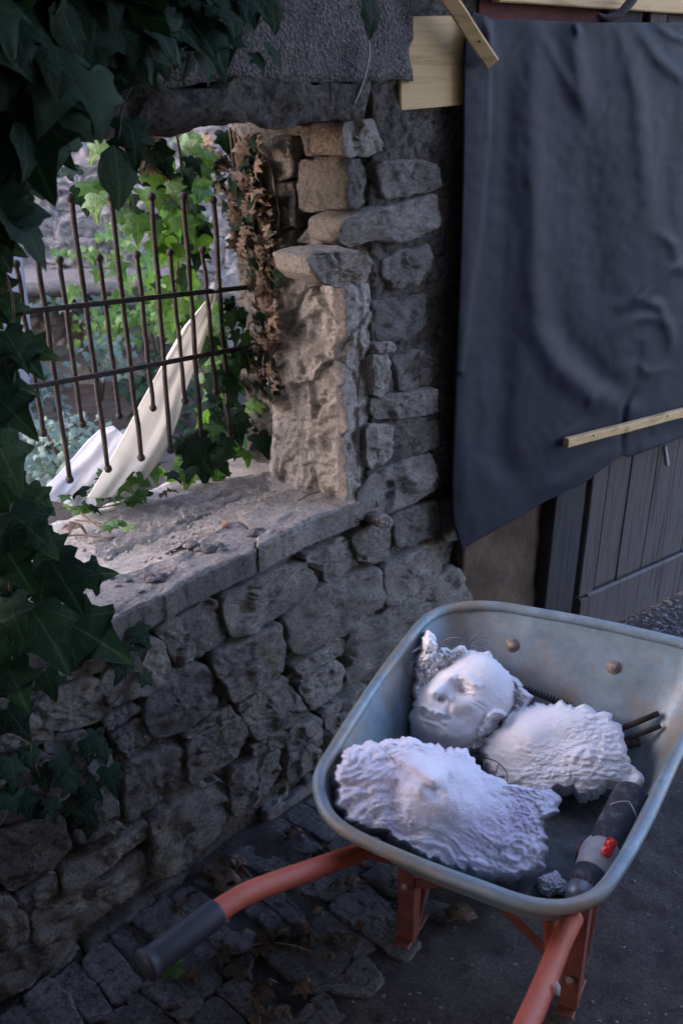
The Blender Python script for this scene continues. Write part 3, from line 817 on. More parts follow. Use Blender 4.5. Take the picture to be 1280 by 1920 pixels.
# frame
def at(u, vv, z): return hitz(u, vv, z)
LH = spline([at(272, 1812, .60), at(335, 1765, .60), at(392, 1722, .597), at(425, 1697, .592), at(480, 1668, .575), at(600, 1625, .515), at(690, 1592, .43)], 8)
LH += [fl(amin + .15 * (amax - amin), lmin + .10) - UP * .035, fl(amin + .5 * (amax - amin), lmin + .14) - UP * .04, fl(amax, -.05) - UP * .06]
tube('frame_tube', LH[17:], .0165, 'orange_paint', WB, 14)
tube('grip', LH[:20], lambda t_: .0205 if t_ > .06 else .0235, 'black_rubber', WB, 16)
RH = spline([at(905, 2080, .60), at(950, 1995, .59), at(985, 1925, .57), at(1020, 1845, .53), at(1050, 1770, .47), at(1075, 1722, .385)], 8)
RH += [fl(amin, lmax - .06) - UP * .06, fl(amin + .35 * (amax - amin), lmax - .13) - UP * .045, fl(amin + .6 * (amax - amin), lmax - .16) - UP * .04, fl(amax, .06) - UP * .06]
tube('frame_tube', RH[10:], .0165, 'orange_paint', WB, 14)
tube('grip', RH[:12], .0205, 'black_rubber', WB, 16)
tube('paint_chip', [at(1040, 1842, .552), at(1045, 1850, .549), at(1044, 1866, .546)], .004, 'pale_mark', WB, 6)
fL = hitz(766, 1752, 0); fR = hitz(1067, 1878, 0)
def leg(foot, topz, lean):
    top = foot + UP * topz + lean
    v1, f1 = [], []
    prof = [(-.018, -.016), (-.018, .018), (.018, .018), (.018, -.016), (.015, -.016), (.015, .015), (-.015, .015), (-.015, -.016)]
    for p in (foot + UP * .0, foot.lerp(top, .5), top):
        for a, b_ in prof: v1.append(p + LT * a - AX * b_)
    for i in range(2):
        for k in range(8): f1.append((i * 8 + k, i * 8 + (k + 1) % 8, i * 8 + 8 + (k + 1) % 8, i * 8 + 8 + k))
    f1 += [tuple(range(7, -1, -1)), tuple(range(16, 24))]
    return obj('leg', v1, f1, 'orange_old', WB, smooth=False)
leg(fL, .40, AX * -.02); leg(fR, .44, AX * -.04)
for ft in (fL, fR):
    beam('foot_plate', ft - AX * .04 + UP * .004, ft + AX * .06 + UP * .004, LT, .036, .006, 'orange_old', WB)
    beam('leg_strut', ft + AX * .03 + UP * .01, ft + AX * .16 + UP * .30, LT, .026, .012, 'orange_old', WB)
beam('brace', fL + UP * .165 - AX * .02, fL + LT * .14 + UP * .25 + AX * -.02, UP, .026, .006, 'orange_old', WB)
beam('brace', fL + LT * .13 + UP * .27 - AX * .03, fR + UP * .10 - AX * .025, UP, .026, .006, 'orange_old', WB)
for q in (fL + UP * .165 - AX * .028, fR + UP * .10 - AX * .034, fL + LT * .12 + UP * .262 - AX * .034):
    v1, f1 = lathe_data(q, q - AX * .008, [(0, .009), (.3, .009), (.35, .006), (1, .0055)], 10); obj('bolt', v1, f1, 'bolt_zinc', WB)
# wheel in front, under the nose of the tray
wc = fl(amax, 0) + AX * .17; wc = V((wc.x, wc.y, .19))
ring = [wc + AX * math.cos(2 * math.pi * k / 40) * .15 + UP * math.sin(2 * math.pi * k / 40) * .15 for k in range(40)]
wh = tube('wheel', ring, .038, 'black_rubber', WB, 12, closed=True)
v1, f1 = lathe_data(wc - LT * .03, wc + LT * .03, [(0, .03), (.2, .03), (.3, .112), (.7, .112), (.8, .03), (1, .03)], 28)
obj('wheel_rim', v1, f1, 'orange_old', wh)
tube('axle', [wc - LT * .10, wc + LT * .10], .01, 'rusty_iron', WB)
for s in (-1, 1): tube('fork', [fl(amax, .05 * s) - UP * .06, wc + LT * .085 * s], .014, 'orange_old', WB, 10)

# ------------------------------------------------------------------ plaster casts
def gauss(x, y, cx, cy, rx, ry=None, ang=0):
    ry = ry or rx; dx, dy = x - cx, y - cy
    if ang: c, s = math.cos(ang), math.sin(ang); dx, dy = dx * c + dy * s, -dx * s + dy * c
    return math.exp(-(dx / rx) ** 2 - (dy / ry) ** 2)
def ridge(x, y, pl, wd):
    d, t_ = pl_d((x, y), pl); return math.exp(-(d / wd) ** 2), t_
def cast(name, outline, ctr, O, n, hf, mat, parent=None, M=220, K=70, back=.05, jag=5, loc=None, seed=0):
    o2 = resample([V((a, b_, 0)) for a, b_ in outline] , M)
    o2 = [p + (p - V((*ctr, 0))).normalized() * (jag * (fr(p + V((seed, 0, 0)), .06, 4) + 1.1 * fr(p + V((9, seed, 0)), .022, 2) + .25 * fr(p, .2, 2))) for p in o2]
    v, f = [], []
    for p in o2: v.append(hit(p.x, p.y, O, n) - n * back)
    for k in range(K):
        s = 1 - k / K
        for p in o2:
            x, y = ctr[0] + (p.x - ctr[0]) * s, ctr[1] + (p.y - ctr[1]) * s
            e = min(1, k / (K * .06))
            h = hf(x, y, s) - .02 * (1 - e) ** 2
            v.append(hit(x, y, O + n * h, n))
    v.append(hit(ctr[0], ctr[1], O + n * hf(ctr[0], ctr[1], 0), n))
    for k in range(K):
        for i in range(M):
            j = (i + 1) % M; f.append((k * M + i, k * M + j, (k + 1) * M + j, (k + 1) * M + i))
    f.append(tuple(range(M - 1, -1, -1)))
    for i in range(M): f.append((K * M + i, K * M + (i + 1) % M, (K + 1) * M))
    a, b_, c = v[f[M * 9][0]], v[f[M * 9][1]], v[f[M * 9][2]]
    if (b_ - a).cross(c - a).dot(n) < 0: f = [tuple(reversed(q)) for q in f]
    return obj(name, v, f, mat, parent, loc=loc)
VW = -ray(880, 1400).normalized()
CN = (VW * .55 + UP * .55).normalized()
Q = 4.571; MQ = .000214
def crumb(x, y, s=1.0):
    p = V((x * s, y * s, 0))
    c = noise.voronoi(p * .09)[0]; c2 = noise.voronoi(p * .22 + V((5, 5, 0)))[0]
    return (c[1] - c[0]) * .012 + (c2[1] - c2[0]) * .006 + fr(p, .05, 5) * .008
def face_h(u, vv, s):
    x, y = (u - 730) * Q, (vv - 1170) * Q
    def dome(cx, cy, R_):
        d2 = (x - cx) ** 2 + (y - cy) ** 2
        return math.sqrt(max(0, R_ * R_ - d2)) if d2 < R_ * R_ else -math.sqrt(d2) + R_
    a, b_ = dome(752, 580, 326), dome(485, 785, 322)
    c = dome(610, 685, 335)
    k = 40.0
    hd = k * math.log(math.exp(min(20, a / k)) + math.exp(min(20, b_ / k)) + math.exp(min(20, (c - 10) / k)))
    hd = hd * .95 - 40
    if hd > -30:
        w_ = 1
        g_, t_ = ridge(x, y, [(470, 455), (560, 430), (660, 440), (745, 520)], 32); hd += 36 * g_
        hd -= 98 * gauss(x, y, 616, 560, 84, 52, .5); hd -= 24 * gauss(x, y, 590, 800, 80, 60)
        hd += 16 * gauss(x, y, 655, 545, 42, 30, .5)
        hd -= 34 * gauss(x, y, 615, 578, 20, 14, .5)
        g_, t_ = ridge(x, y, [(570, 560), (640, 600), (720, 600)], 11); hd += 12 * g_
        g_, t_ = ridge(x, y, [(530, 455), (460, 520), (385, 578)], 48); hd += (40 + 125 * t_ ** 1.2) * g_
        hd += 46 * gauss(x, y, 395, 578, 34)
        hd += 34 * gauss(x, y, 505, 632, 32); hd -= 75 * gauss(x, y, 440, 640, 46, 28, .6)
        hd += 26 * gauss(x, y, 650, 680, 95, 70)
        g_, t_ = ridge(x, y, [(535, 640), (510, 720), (500, 800)], 24); hd -= 16 * g_
        hd += 34 * gauss(x, y, 330, 690, 85, 60)
        g_, t_ = ridge(x, y, [(235, 735), (265, 702), (305, 712), (352, 755)], 17); hd += 42 * g_
        hd -= 48 * gauss(x, y, 290, 752, 40, 26, .5)
        hd += 52 * gauss(x, y, 402, 768, 38, 30); hd -= 46 * gauss(x, y, 458, 800, 34, 26)
        g_, t_ = ridge(x, y, [(290, 800), (360, 820), (430, 830)], 22); hd -= 20 * g_
        hd += 60 * gauss(x, y, 245, 850, 78); hd -= 22 * gauss(x, y, 330, 850, 40)
        g_, t_ = ridge(x, y, [(850, 790), (890, 760), (950, 762), (1000, 800), (985, 840)], 20); hd += 78 * g_
        g_, t_ = ridge(x, y, [(840, 810), (810, 870), (775, 900)], 20); hd += 52 * g_
        hd -= 70 * gauss(x, y, 900, 832, 42, 22, -.4)
        g_, t_ = ridge(x, y, [(760, 925), (790, 915), (805, 945), (775, 965), (757, 940)], 14); hd += 34 * g_
        hd += 30 * gauss(x, y, 880, 900, 34, 22, -.6)
        for q in ((700, 640, 830, 720), (690, 670, 800, 740), (790, 800, 745, 930), (815, 800, 780, 880)):
            g_, t_ = ridge(x, y, [q[:2], q[2:]], 15); hd -= 6 * g_
        g_, t_ = ridge(x, y, [(560, 470), (640, 470), (715, 525)], 16); hd += 20 * g_
        g_, t_ = ridge(x, y, [(580, 592), (625, 605), (690, 590)], 9); hd += 13 * g_
        g_, t_ = ridge(x, y, [(590, 560), (640, 540), (695, 560)], 8); hd += 11 * g_
        g_, t_ = ridge(x, y, [(365, 735), (400, 742), (455, 775)], 15); hd += 34 * g_
        g_, t_ = ridge(x, y, [(265, 778), (340, 800), (420, 835), (470, 880)], 13); hd -= 26 * g_
        g_, t_ = ridge(x, y, [(270, 812), (330, 835), (390, 862)], 18); hd += 20 * g_
        hd -= 40 * gauss(x, y, 425, 650, 15, 11)
        g_, t_ = ridge(x, y, [(460, 960), (600, 970), (720, 930)], 40); hd += 14 * g_
        g_, t_ = ridge(x, y, [(700, 300), (640, 360), (560, 400), (500, 420)], 12); hd += 7 * g_
        hd += 4 * fr(V((x, y, 0)), .012, 5) - 26 * max(0, noise.noise(V((x * .011, y * .011, 6))) - .42)
    h = hd * MQ * 1.05 + .024
    ed = min(1, (1 - s) * 14)
    base = (.024 + crumb(u * 1.3, vv * 1.3) * 1.5) * ed - .004
    base += .034 * gauss(u, vv, 806, 1202, 10, 18) + .02 * gauss(u, vv, 803, 1225, 14, 20)
    base += .02 * gauss(u, vv, 985, 1290, 20)
    return max(h, base) if abs(h - base) > .004 else (h + base) / 2 + .001
def fit(a, da, b_, zb):
    p, n_ = tray_hit(*a); p = p + (CAM - p).normalized() * da; q = hitz(*b_, zb)
    d = (p - q).normalized(); return p.lerp(q, .5), (CN - d * CN.dot(d)).normalized()
FO, FN = fit((800, 1192), .05, (860, 1408), .40)
fc = cast('face_cast', [(775, 1255), (788, 1222), (797, 1192), (806, 1186), (815, 1192), (822, 1214), (862, 1212), (900, 1219), (920, 1222), (930, 1240), (960, 1265), (990, 1290), (1002, 1305), (985, 1335), (945, 1350), (930, 1375), (905, 1408), (850, 1412), (800, 1402), (772, 1378), (764, 1345), (778, 1310), (772, 1285)],
          (865, 1305), FO, FN, face_h, 'plaster_white', M=320, K=110, back=.04, jag=7, loc=FO)
tag(fc, 'white plaster cast of a bald face with closed eyes and one ear', 'plaster cast')
def back_h(u, vv, s):
    r = math.hypot((u - 1045) / 150, (vv - 1400) / 98)
    h = .034 * max(0, 1 - r * r) ** .7 + .02 * gauss(u, vv, 985, 1375, 45) + .012 * gauss(u, vv, 1060, 1350, 60, 30)
    smooth = gauss(u, vv, 990, 1372, 100, 52)
    h += crumb(u * .6, vv * .9) * .40 * (1 - .9 * smooth)
    d = math.hypot(u - 1100, (vv - 1425) * 1.15)
    h += .0015 * math.sin(d * .30 + 1.5 * noise.noise(V((u * .03, vv * .03, 0)))) * math.exp(-(d / 42) ** 4) + .008 * math.exp(-(d / 44) ** 2)
    h -= .004 * abs(noise.noise(V((u * .03, vv * .09, 2)))) * (1 - smooth)
    return h * min(1, (1 - s) * 12 + .15)
BO, BN = fit((1150, 1345), .05, (1010, 1490), .39)
bc = cast('plaster_cast', [(908, 1392), (930, 1358), (960, 1330), (1005, 1322), (1060, 1318), (1110, 1328), (1150, 1350), (1168, 1370), (1172, 1400), (1178, 1432), (1203, 1450), (1206, 1466), (1190, 1476), (1165, 1468), (1130, 1478), (1110, 1490), (1085, 1488), (1075, 1476), (1045, 1470), (1010, 1490), (970, 1484), (925, 1456), (902, 1424)],
          (1050, 1405), BO, BN, back_h, 'plaster_white', M=260, K=80, back=.04, jag=8, loc=BO, seed=40)
tag(bc, 'flaky white plaster cast with a swirled knob, lying against the iron rods', 'plaster cast')
def lil_h(u, vv, s):
    e = 1 - s
    c_, s_ = math.cos(.35), math.sin(.35); x_, y_ = (u - 830) * c_ + (vv - 1515) * s_, -(u - 830) * s_ + (vv - 1515) * c_
    h = .012 + .055 * math.sqrt(max(0, 1 - (x_ / 235) ** 2 - (y_ / 140) ** 2))
    face = gauss(u, vv, 838, 1492, 92, 66, .45)
    h += .05 * face
    sd = (u - 754) * -.56 + (vv - 1424) * .83; al = ((u - 754) * .83 + (vv - 1424) * .56) / 70
    pr = math.exp(-(sd / (34 if sd < 0 else 8)) ** 2) * math.exp(-(max(0, al - 1) / .16) ** 2 - (min(0, al) / .3) ** 2)
    h += .030 * pr * (.4 + .6 * max(0, min(1, al)))
    h += .011 * gauss(u, vv, 783, 1480, 20, 13, .6) + .010 * gauss(u, vv, 860, 1450, 34, 16, .5) - .010 * gauss(u, vv, 815, 1485, 16, 20, .5)
    h -= .010 * gauss(u, vv, 742, 1500, 16, 34)
    hair = max(0, 1 - 1.5 * gauss(u, vv, 838, 1490, 110, 78, .45))
    # strands flow round the face: leftwards on the left, along the lower edge below it
    wx, wy = 14 * noise.noise(V((u * .02, vv * .02, 1))), 14 * noise.noise(V((u * .02, vv * .02, 5)))
    def strand(ang, fa, fc):
        c_, s_ = math.cos(ang), math.sin(ang); x_, y_ = u + wx, vv + wy
        q = V(((x_ * c_ + y_ * s_) * fa, (-x_ * s_ + y_ * c_) * fc, ang))
        return (1 - 2 * abs(noise.noise(q))) * .6 + .4 * (1 - 2 * abs(noise.noise(q * 2.3)))
    wl = 1 / (1 + math.exp((u - 730) / 14)); wbot = (1 - wl) / (1 + math.exp(-(vv - 1545 - (u - 800) * .1) / 10)); wr = max(0, 1 - wl - wbot)
    wv = wl * strand(2.7, .012, .034) + wbot * strand(.45, .009, .045) + wr * strand(.9, .025, .04) * .6
    cx, cy = 968, 1598
    d = math.hypot(u - cx, (vv - cy) * 1.15); a2 = math.atan2(vv - cy, u - cx)
    curl = math.exp(-(d / 52) ** 4)
    sp = math.sin(d * .21 - a2 + 1.2 * noise.noise(V((u * .025, vv * .025, 0)))) + .3 * math.sin(d * .55 - a2 + 4 * noise.noise(V((u * .02, vv * .02, 3))))
    h += hair * (wv * .012 * (1 - curl)) + curl * (sp * .003 + wv * .007 + .010 - .012 * math.exp(-(d / 11) ** 2))
    h += crumb(u * 1.1, vv * 1.3) * (.25 + .45 * wr) * hair + hair * .004 * fr(V((u, vv, 8)), .045, 5)
    h += .0015 * fr(V((u, vv, 0)), .06, 3)
    return h * min(1, e * 14 + .15)
LO, LN = fit((626, 1470), .035, (1010, 1600), .40)
lc = cast('face_cast', [(624, 1488), (630, 1450), (645, 1412), (688, 1386), (712, 1396), (757, 1384), (800, 1396), (850, 1404), (885, 1418), (915, 1455), (960, 1470), (1005, 1480), (1040, 1478), (1052, 1494), (1045, 1520), (1012, 1538), (1012, 1560), (1026, 1590), (1022, 1625), (1000, 1640), (970, 1655), (940, 1640), (890, 1640), (830, 1622), (770, 1600), (725, 1560), (690, 1556), (645, 1540)],
          (830, 1510), LO, LN, lil_h, 'plaster_lilac', M=340, K=110, back=.04, jag=9, loc=LO, seed=90)
tag(lc, 'lilac stained plaster cast of a face with wavy hair and curled locks', 'plaster cast')
# small crumbled lump
p, n = tray_hit(1035, 1660)
CO = p + UP * .02
def cr_h(u, vv, s): return (.03 * (1 - s * s) + crumb(u * 1.4, vv * 1.4) * .9) * min(1, (1 - s) * 5 + .1)
cc = cast('plaster_lump', [(1008, 1665), (1012, 1648), (1030, 1640), (1042, 1632), (1062, 1648), (1068, 1668), (1055, 1680), (1030, 1682)], (1038, 1660), CO, CN, cr_h, 'plaster_white', M=90, K=26, back=.04, jag=5, loc=CO)
tag(cc, 'small crumbled lump of white plaster beside the black and grey tool', 'plaster')
# fibres and wire
FB = []
for k in range(46):
    u, vv = random.choice([(random.uniform(765, 800), random.uniform(1195, 1330)), (random.uniform(820, 925), random.uniform(1200, 1228)), (random.uniform(640, 700), random.uniform(1500, 1560))])
    p = hit(u, vv, FO + FN * .03, FN); q = p + V((random.uniform(-.05, .05), random.uniform(-.03, .03), random.uniform(-.01, .03)))
    FB.append(tube_data(spline([p, p.lerp(q, .5) + UP * .008, q], 4), .00035, 3))
v1, f1 = merge(*FB); o = obj('fibre_strands', v1, f1, 'fibre', loc=FO); o['kind'] = 'stuff'
wp = [hit(u, vv, BO + BN * .06, BN) for u, vv in ((880, 1414), (920, 1424), (935, 1432), (950, 1450), (948, 1478))]
o = tube('wire', spline(wp, 5), .0011, 'rusty_iron', sides=5, loc=wp[0]); tag(o, 'thin dark bent wire lying between the plaster casts', 'wire')
o = tube('wire', spline([wp[2], hit(928, 1455, BO + BN * .06, BN), hit(934, 1490, BO + BN * .06, BN)], 5), .0011, 'rusty_iron', sides=5, loc=wp[2]); tag(o, 'short dark wire hooked under the longer bent wire', 'wire')
# iron rods and toothed strip against the front wall of the tray
def rod(a, b_, r, z0, lab, up0=.02):
    pa, na = tray_hit(*a); pb, nb = tray_hit(*b_)
    v1, f1 = tube_data([pa + na * .035, pb + nb * (r + .004)], r, 8)
    o = obj('iron_rod', v1, f1, 'rusty_iron', loc=pa); tag(o, lab, 'rod', 'iron rods behind the flaky cast')
rod((1140, 1380), (1236, 1339), .006, 0, 'longest dark iron rod, uppermost behind the flaky cast')
rod((1140, 1402), (1243, 1364), .005, 0, 'middle dark iron rod ending nearest the tray edge')
rod((1140, 1402), (1200, 1391), .011, 0, 'short thick iron rod, lowest behind the flaky cast')
pa, na = tray_hit(985, 1294); pb, nb = tray_hit(1068, 1326)
pa += na * .02; pb += nb * .02
TS = thing('toothed_strip', pa, 'black toothed strip sticking out behind the white casts', 'strip')
tube('spine', [pa, pb], .0045, 'black_rubber', TS)
d_ = (pb - pa); tt = [tube_data([pa.lerp(pb, k / 14), pa.lerp(pb, k / 14) + UP * .012 + d_.normalized() * .003], .0018, 4) for k in range(15)]
v1, f1 = merge(*tt); o = obj('teeth', v1, f1, 'black_rubber', TS); o['kind'] = 'stuff'
# cordless tool
T0 = hitz(1082, 1688, .435); T1 = hitz(1186, 1488, .455)
TLt = thing('cordless_tool', T0.lerp(T1, .5), 'black and grey cordless tool with red switch in the tray corner', 'power tool')
L_ = (T1 - T0).length
def lp(name, prof, mat, parent=TLt, sides=26):
    v1, f1 = lathe_data(T0, T1, prof, sides); return obj(name, v1, f1, mat, parent)
gr_ = lp('grip', [(.44, .024), (.455, .029), (.49, .0305), (.5, .029), (.515, .031), (.53, .0295), (.545, .0315), (.66, .033), (.80, .0335), (.815, .0322), (.83, .0338), (.90, .0342), (.915, .033), (.93, .0342), (.975, .0335), (1.0, .027), (1.003, .0)], 'dusty_rubber')
a_ = (T1 - T0).normalized().cross(UP).normalized(); tv = ((CAM - T0.lerp(T1, .7)).normalized()); tv = (tv - (T1 - T0).normalized() * tv.dot((T1 - T0).normalized())).normalized(); ts = (T1 - T0).normalized().cross(tv)
TA = (T1 - T0)
def onT(t_, ang, r): return T0 + TA * t_ + (tv * math.cos(ang) + ts * math.sin(ang)) * r
tube('grip_line', [onT(.80 - .07 * abs(k) / 4, k * .22, .0337) for k in range(-4, 5)], .0012, 'pale_mark', gr_, 5)
lp('body', [(.20, .024), (.22, .030), (.30, .033), (.40, .032), (.46, .028), (.47, .02)], 'tool_grey')
v1, f1 = ball_data(V((0, 0, 0)), 1, 16, 12)
bc_ = T0 + TA * .38 + ts * .022 + tv * .004
if (T0.lerp(T1, .4) + ts * .05 - CAM).dot(V((1, 0, 0))) > (T0.lerp(T1, .4) - CAM).x: bc_ = T0 + TA * .38 - ts * .022
obj('housing', [bc_ + TA.normalized() * q.z * .036 + ts * q.x * .014 + tv * q.y * .015 for q in v1], f1, 'tool_grey', TLt)
lp('collar', [(.085, .026), (.10, .0295), (.19, .031), (.215, .030), (.225, .024)], 'dusty_rubber')
lp('dial', [(-.02, .016), (0, .0225), (.02, .0245), (.07, .0265), (.09, .0255)], 'tool_steel')
for k in range(9):
    q = onT(.085, -1.2 + k * .3, .0262); tube('dial_mark', [q, q + TA * .02], .0012, 'pale_mark', TLt, 5)
def block(name, c, ax, bx, cx, s, mat, parent, bev=.25):
    bm = bmesh.new(); bmesh.ops.create_cube(bm, size=2)
    bmesh.ops.bevel(bm, geom=bm.edges[:], offset=bev, segments=3, affect='EDGES')
    vs = [c + ax * q.co.x * s[0] + bx * q.co.y * s[1] + cx * q.co.z * s[2] for q in bm.verts]; bm.verts.index_update()
    fs = [tuple(q.index for q in fc_.verts) for fc_ in bm.faces]; bm.free()
    return obj(name, vs, fs, mat, parent)
TAn = TA.normalized()
block('switch', onT(.37, .15, .034), TAn, ts, tv, (.019, .0095, .007), 'tool_red', TLt)
block('switch_tip', onT(.40, .15, .040), TAn, ts, tv, (.008, .0085, .004), 'tool_red', TLt)
block('red_button', onT(.335, .95, .032), TAn, ts, tv, (.005, .004, .004), 'tool_red', TLt)

# ------------------------------------------------------------------ ivy
def leaf_mesh(name, mat, seed, curl=.25, dry=False, ov=False):
    rnd = random.Random(seed)
    half = [(0, -.02), (.10, -.10), (.24, -.13), (.38, -.06), (.42, .02), (.34, .14), (.40, .26), (.53, .36), (.44, .43), (.30, .45), (.22, .54), (.15, .70), (.07, .88), (0, 1.0)]
    if ov: half = [(0, 0), (.12, .02), (.26, .12), (.35, .28), (.36, .42), (.30, .58), (.20, .76), (.09, .91), (0, 1.0)]
    half = [(x * rnd.uniform(.92, 1.08), y + rnd.uniform(-.02, .02)) for x, y in half]
    half[0] = (0, half[0][1]); half[-1] = (0, 1)
    v, f, uv = [], [], []
    n = len(half)
    def z(x, y): return -curl * (y - .3) ** 2 * .8 + abs(x) * (.35 * curl + .05) - curl * 1.6 * x * x + (rnd.uniform(-.03, .03) if not dry else rnd.uniform(-.13, .13))
    ys = [half[0][1] + (1 - half[0][1]) * k / (n - 1) for k in range(n)]
    ys = [max(0, h[1] * .7 + .3 * y_) if 0 < k < n - 1 else h[1] for k, (h, y_) in enumerate(zip(half, ys))]
    for k in range(n): v.append((0, ys[k], z(0, ys[k])))
    sides = []
    for sgn in (1, -1):
        ids = [0]
        for k in range(1, n - 1):
            x, y = half[k]; 
            v.append((sgn * x * .5, (y + ys[k]) / 2, z(x * .5, (y + ys[k]) / 2))); v.append((sgn * x, y, z(x, y)))
        sides.append((n + (0 if sgn == 1 else 2 * (n - 2)), sgn))
    for st, sgn in sides:
        def mid(k): return st + 2 * (k - 1) if 0 < k < n - 1 else k
        def out(k): return st + 2 * (k - 1) + 1 if 0 < k < n - 1 else k
        for k in range(n - 1):
            a = [k, k + 1, mid(k + 1), mid(k)]; b_ = [mid(k), mid(k + 1), out(k + 1), out(k)]
            for q in (a, b_):
                r = []
                for i in q:
                    if i not in r: r.append(i)
                if len(r) >= 3: f.append(tuple(r if sgn == -1 else reversed(r)))
    me = bpy.data.meshes.new(name); me.from_pydata(v, [], f); me.materials.append(MATS[mat])
    ul = me.uv_layers.new(name='UVMap')
    for lo in me.loops: ul.data[lo.index].uv = (v[lo.vertex_index][0], v[lo.vertex_index][1])
    for p in me.polygons: p.use_smooth = True
    me.update(); return me
LM = {}
for mt in ('ivy_leaf', 'ivy_fresh', 'ivy_dry', 'herb_leaf', 'litter_leaf'):
    LM[mt] = [leaf_mesh('leaf_' + mt, mt, k + 10, .5 if mt not in ('ivy_dry', 'litter_leaf') else 1.0, mt in ('ivy_dry', 'litter_leaf')) for k in range(5)]
LM['oval'] = [leaf_mesh('leaf_oval', 'ivy_leaf', k + 30, .5, False, True) for k in range(3)]
def leaf_matrix(p, nrm, tip, size):
    nrm = nrm + V((0, 0, .001)); z_ = nrm.normalized(); y_ = (tip - z_ * tip.dot(z_)).normalized(); x_ = y_.cross(z_)
    return Matrix(((x_.x, y_.x, z_.x, p.x), (x_.y, y_.y, z_.y, p.y), (x_.z, y_.z, z_.z, p.z), (0, 0, 0, 1))) @ Matrix.Scale(size, 4)
def add_leaf(parent, p, nrm, tip, size, mat='ivy_leaf', name='leaf'):
    o = bpy.data.objects.new(name, random.choice(LM[mat])); COL.objects.link(o)
    if parent is not None:
        o.parent = parent; o.matrix_local = Matrix.Translation(-parent_loc(parent)) @ leaf_matrix(p, nrm, tip, size)
    else: o.matrix_local = leaf_matrix(p, nrm, tip, size)
    return o
def jit(v_, a): return v_ + V((random.uniform(-a, a), random.uniform(-a, a), random.uniform(-a, a)))
def scatter(parent, poly, plane, erange, count, size, nrm, mats=('ivy_leaf',), tip=V((0, 0, -1)), nj=.6, tj=.6):
    for k in range(count):
        u, vv = rand_in(poly); p = plane(u, vv, random.uniform(*erange))
        add_leaf(parent, p, jit(nrm, nj), jit(tip, tj), random.uniform(*size), random.choice(mats))
def leaf_mass(name, pts, parent, mat, size, nrm, nj=.8):
    """many small leaves joined as one mass"""
    v, f = [], []
    src = LM[mat]
    for p in pts:
        me = random.choice(src); M_ = leaf_matrix(p, jit(nrm, nj), jit(V((0, 0, -1)), .8), random.uniform(*size))
        o = len(v); v += [M_ @ q.co for q in me.vertices]; f += [tuple(i + o for i in q.vertices) for q in me.polygons]
    ob = obj(name, v, f, mat if mat in MATS else 'ivy_leaf', parent); ob['kind'] = 'stuff'
    return ob
def stems(parent, paths, r, mat='stem'):
    for pth in paths:
        tube('stem', [q + noise.noise_vector(q * 20) * .008 for q in spline(pth, 6)], lambda t_: r * (1 - .5 * t_), mat, parent, 6)
OUT = WN * .9 + UP * .45
# hanging ivy over the top left
HI = thing('hanging_ivy', wall(120, 150), 'dark mass of ivy hanging from the wall top over the window', 'ivy')
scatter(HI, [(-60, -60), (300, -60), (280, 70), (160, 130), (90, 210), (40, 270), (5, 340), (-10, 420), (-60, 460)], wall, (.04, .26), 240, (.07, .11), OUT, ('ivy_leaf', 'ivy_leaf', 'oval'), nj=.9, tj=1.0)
scatter(HI, [(300, -40), (480, -40), (470, 60), (330, 90)], wall, (.03, .12), 14, (.06, .09), OUT)
for (u, vv, e, s, ti) in ((352, 30, .10, .075, (.5, .2, -1)), (372, 55, .08, .08, (.2, 0, -1)), (690, -15, .10, .075, (.2, 0, -1)), (500, 78, .06, .05, (.1, 0, -1)), (215, 272, .06, .095, (-.1, 0, -1)), (243, 228, .06, .075, (0, 0, -1)), (505, -10, .08, .06, (.2, 0, -1)), (480, 100, .06, .04, (0, 0, -1))):
    add_leaf(HI, wall(u, vv, e), jit(OUT, .35), V(ti), s, random.choice(['ivy_leaf', 'oval']))
def hang_pts(n, sr, zr, er):
    out = []
    while len(out) < n:
        s, z, e = random.uniform(*sr), random.uniform(*zr), random.uniform(*er)
        out.append(wpt(s, z, e))
    return out
leaf_mass('foliage', hang_pts(1500, (-2.3, -.50), (1.62, 2.9), (.02, .28)) + hang_pts(1500, (-2.3, -.15), (2.05, 2.9), (.05, .95)) + hang_pts(1800, (-2.6, -.75), (1.95, 2.5), (.3, 1.15)) + hang_pts(500, (-.8, -.2), (2.05, 2.6), (.2, .7)) + hang_pts(500, (-.5, .55), (2.25, 2.9), (.02, .45)) + hang_pts(1100, (-1.6, -.15), (1.94, 2.2), (.1, .95)) + hang_pts(260, (-2.2, -.95), (1.2, 1.65), (.0, .25)), HI, 'ivy_leaf', (.07, .12), OUT, .7)  # includes unseen canopy leaves above the view, added to block sky light
stems(HI, [[wall(560, -30, .03), wall(470, 60, .03), wall(420, 92, .04), wall(360, 85, .06), wall(250, 60, .05)], [wall(300, 60, .1), wall(250, 150, .1), wall(215, 265, .06)], [wall(100, -30, .1), wall(120, 120, .12), wall(60, 350, .1)]], .0025)
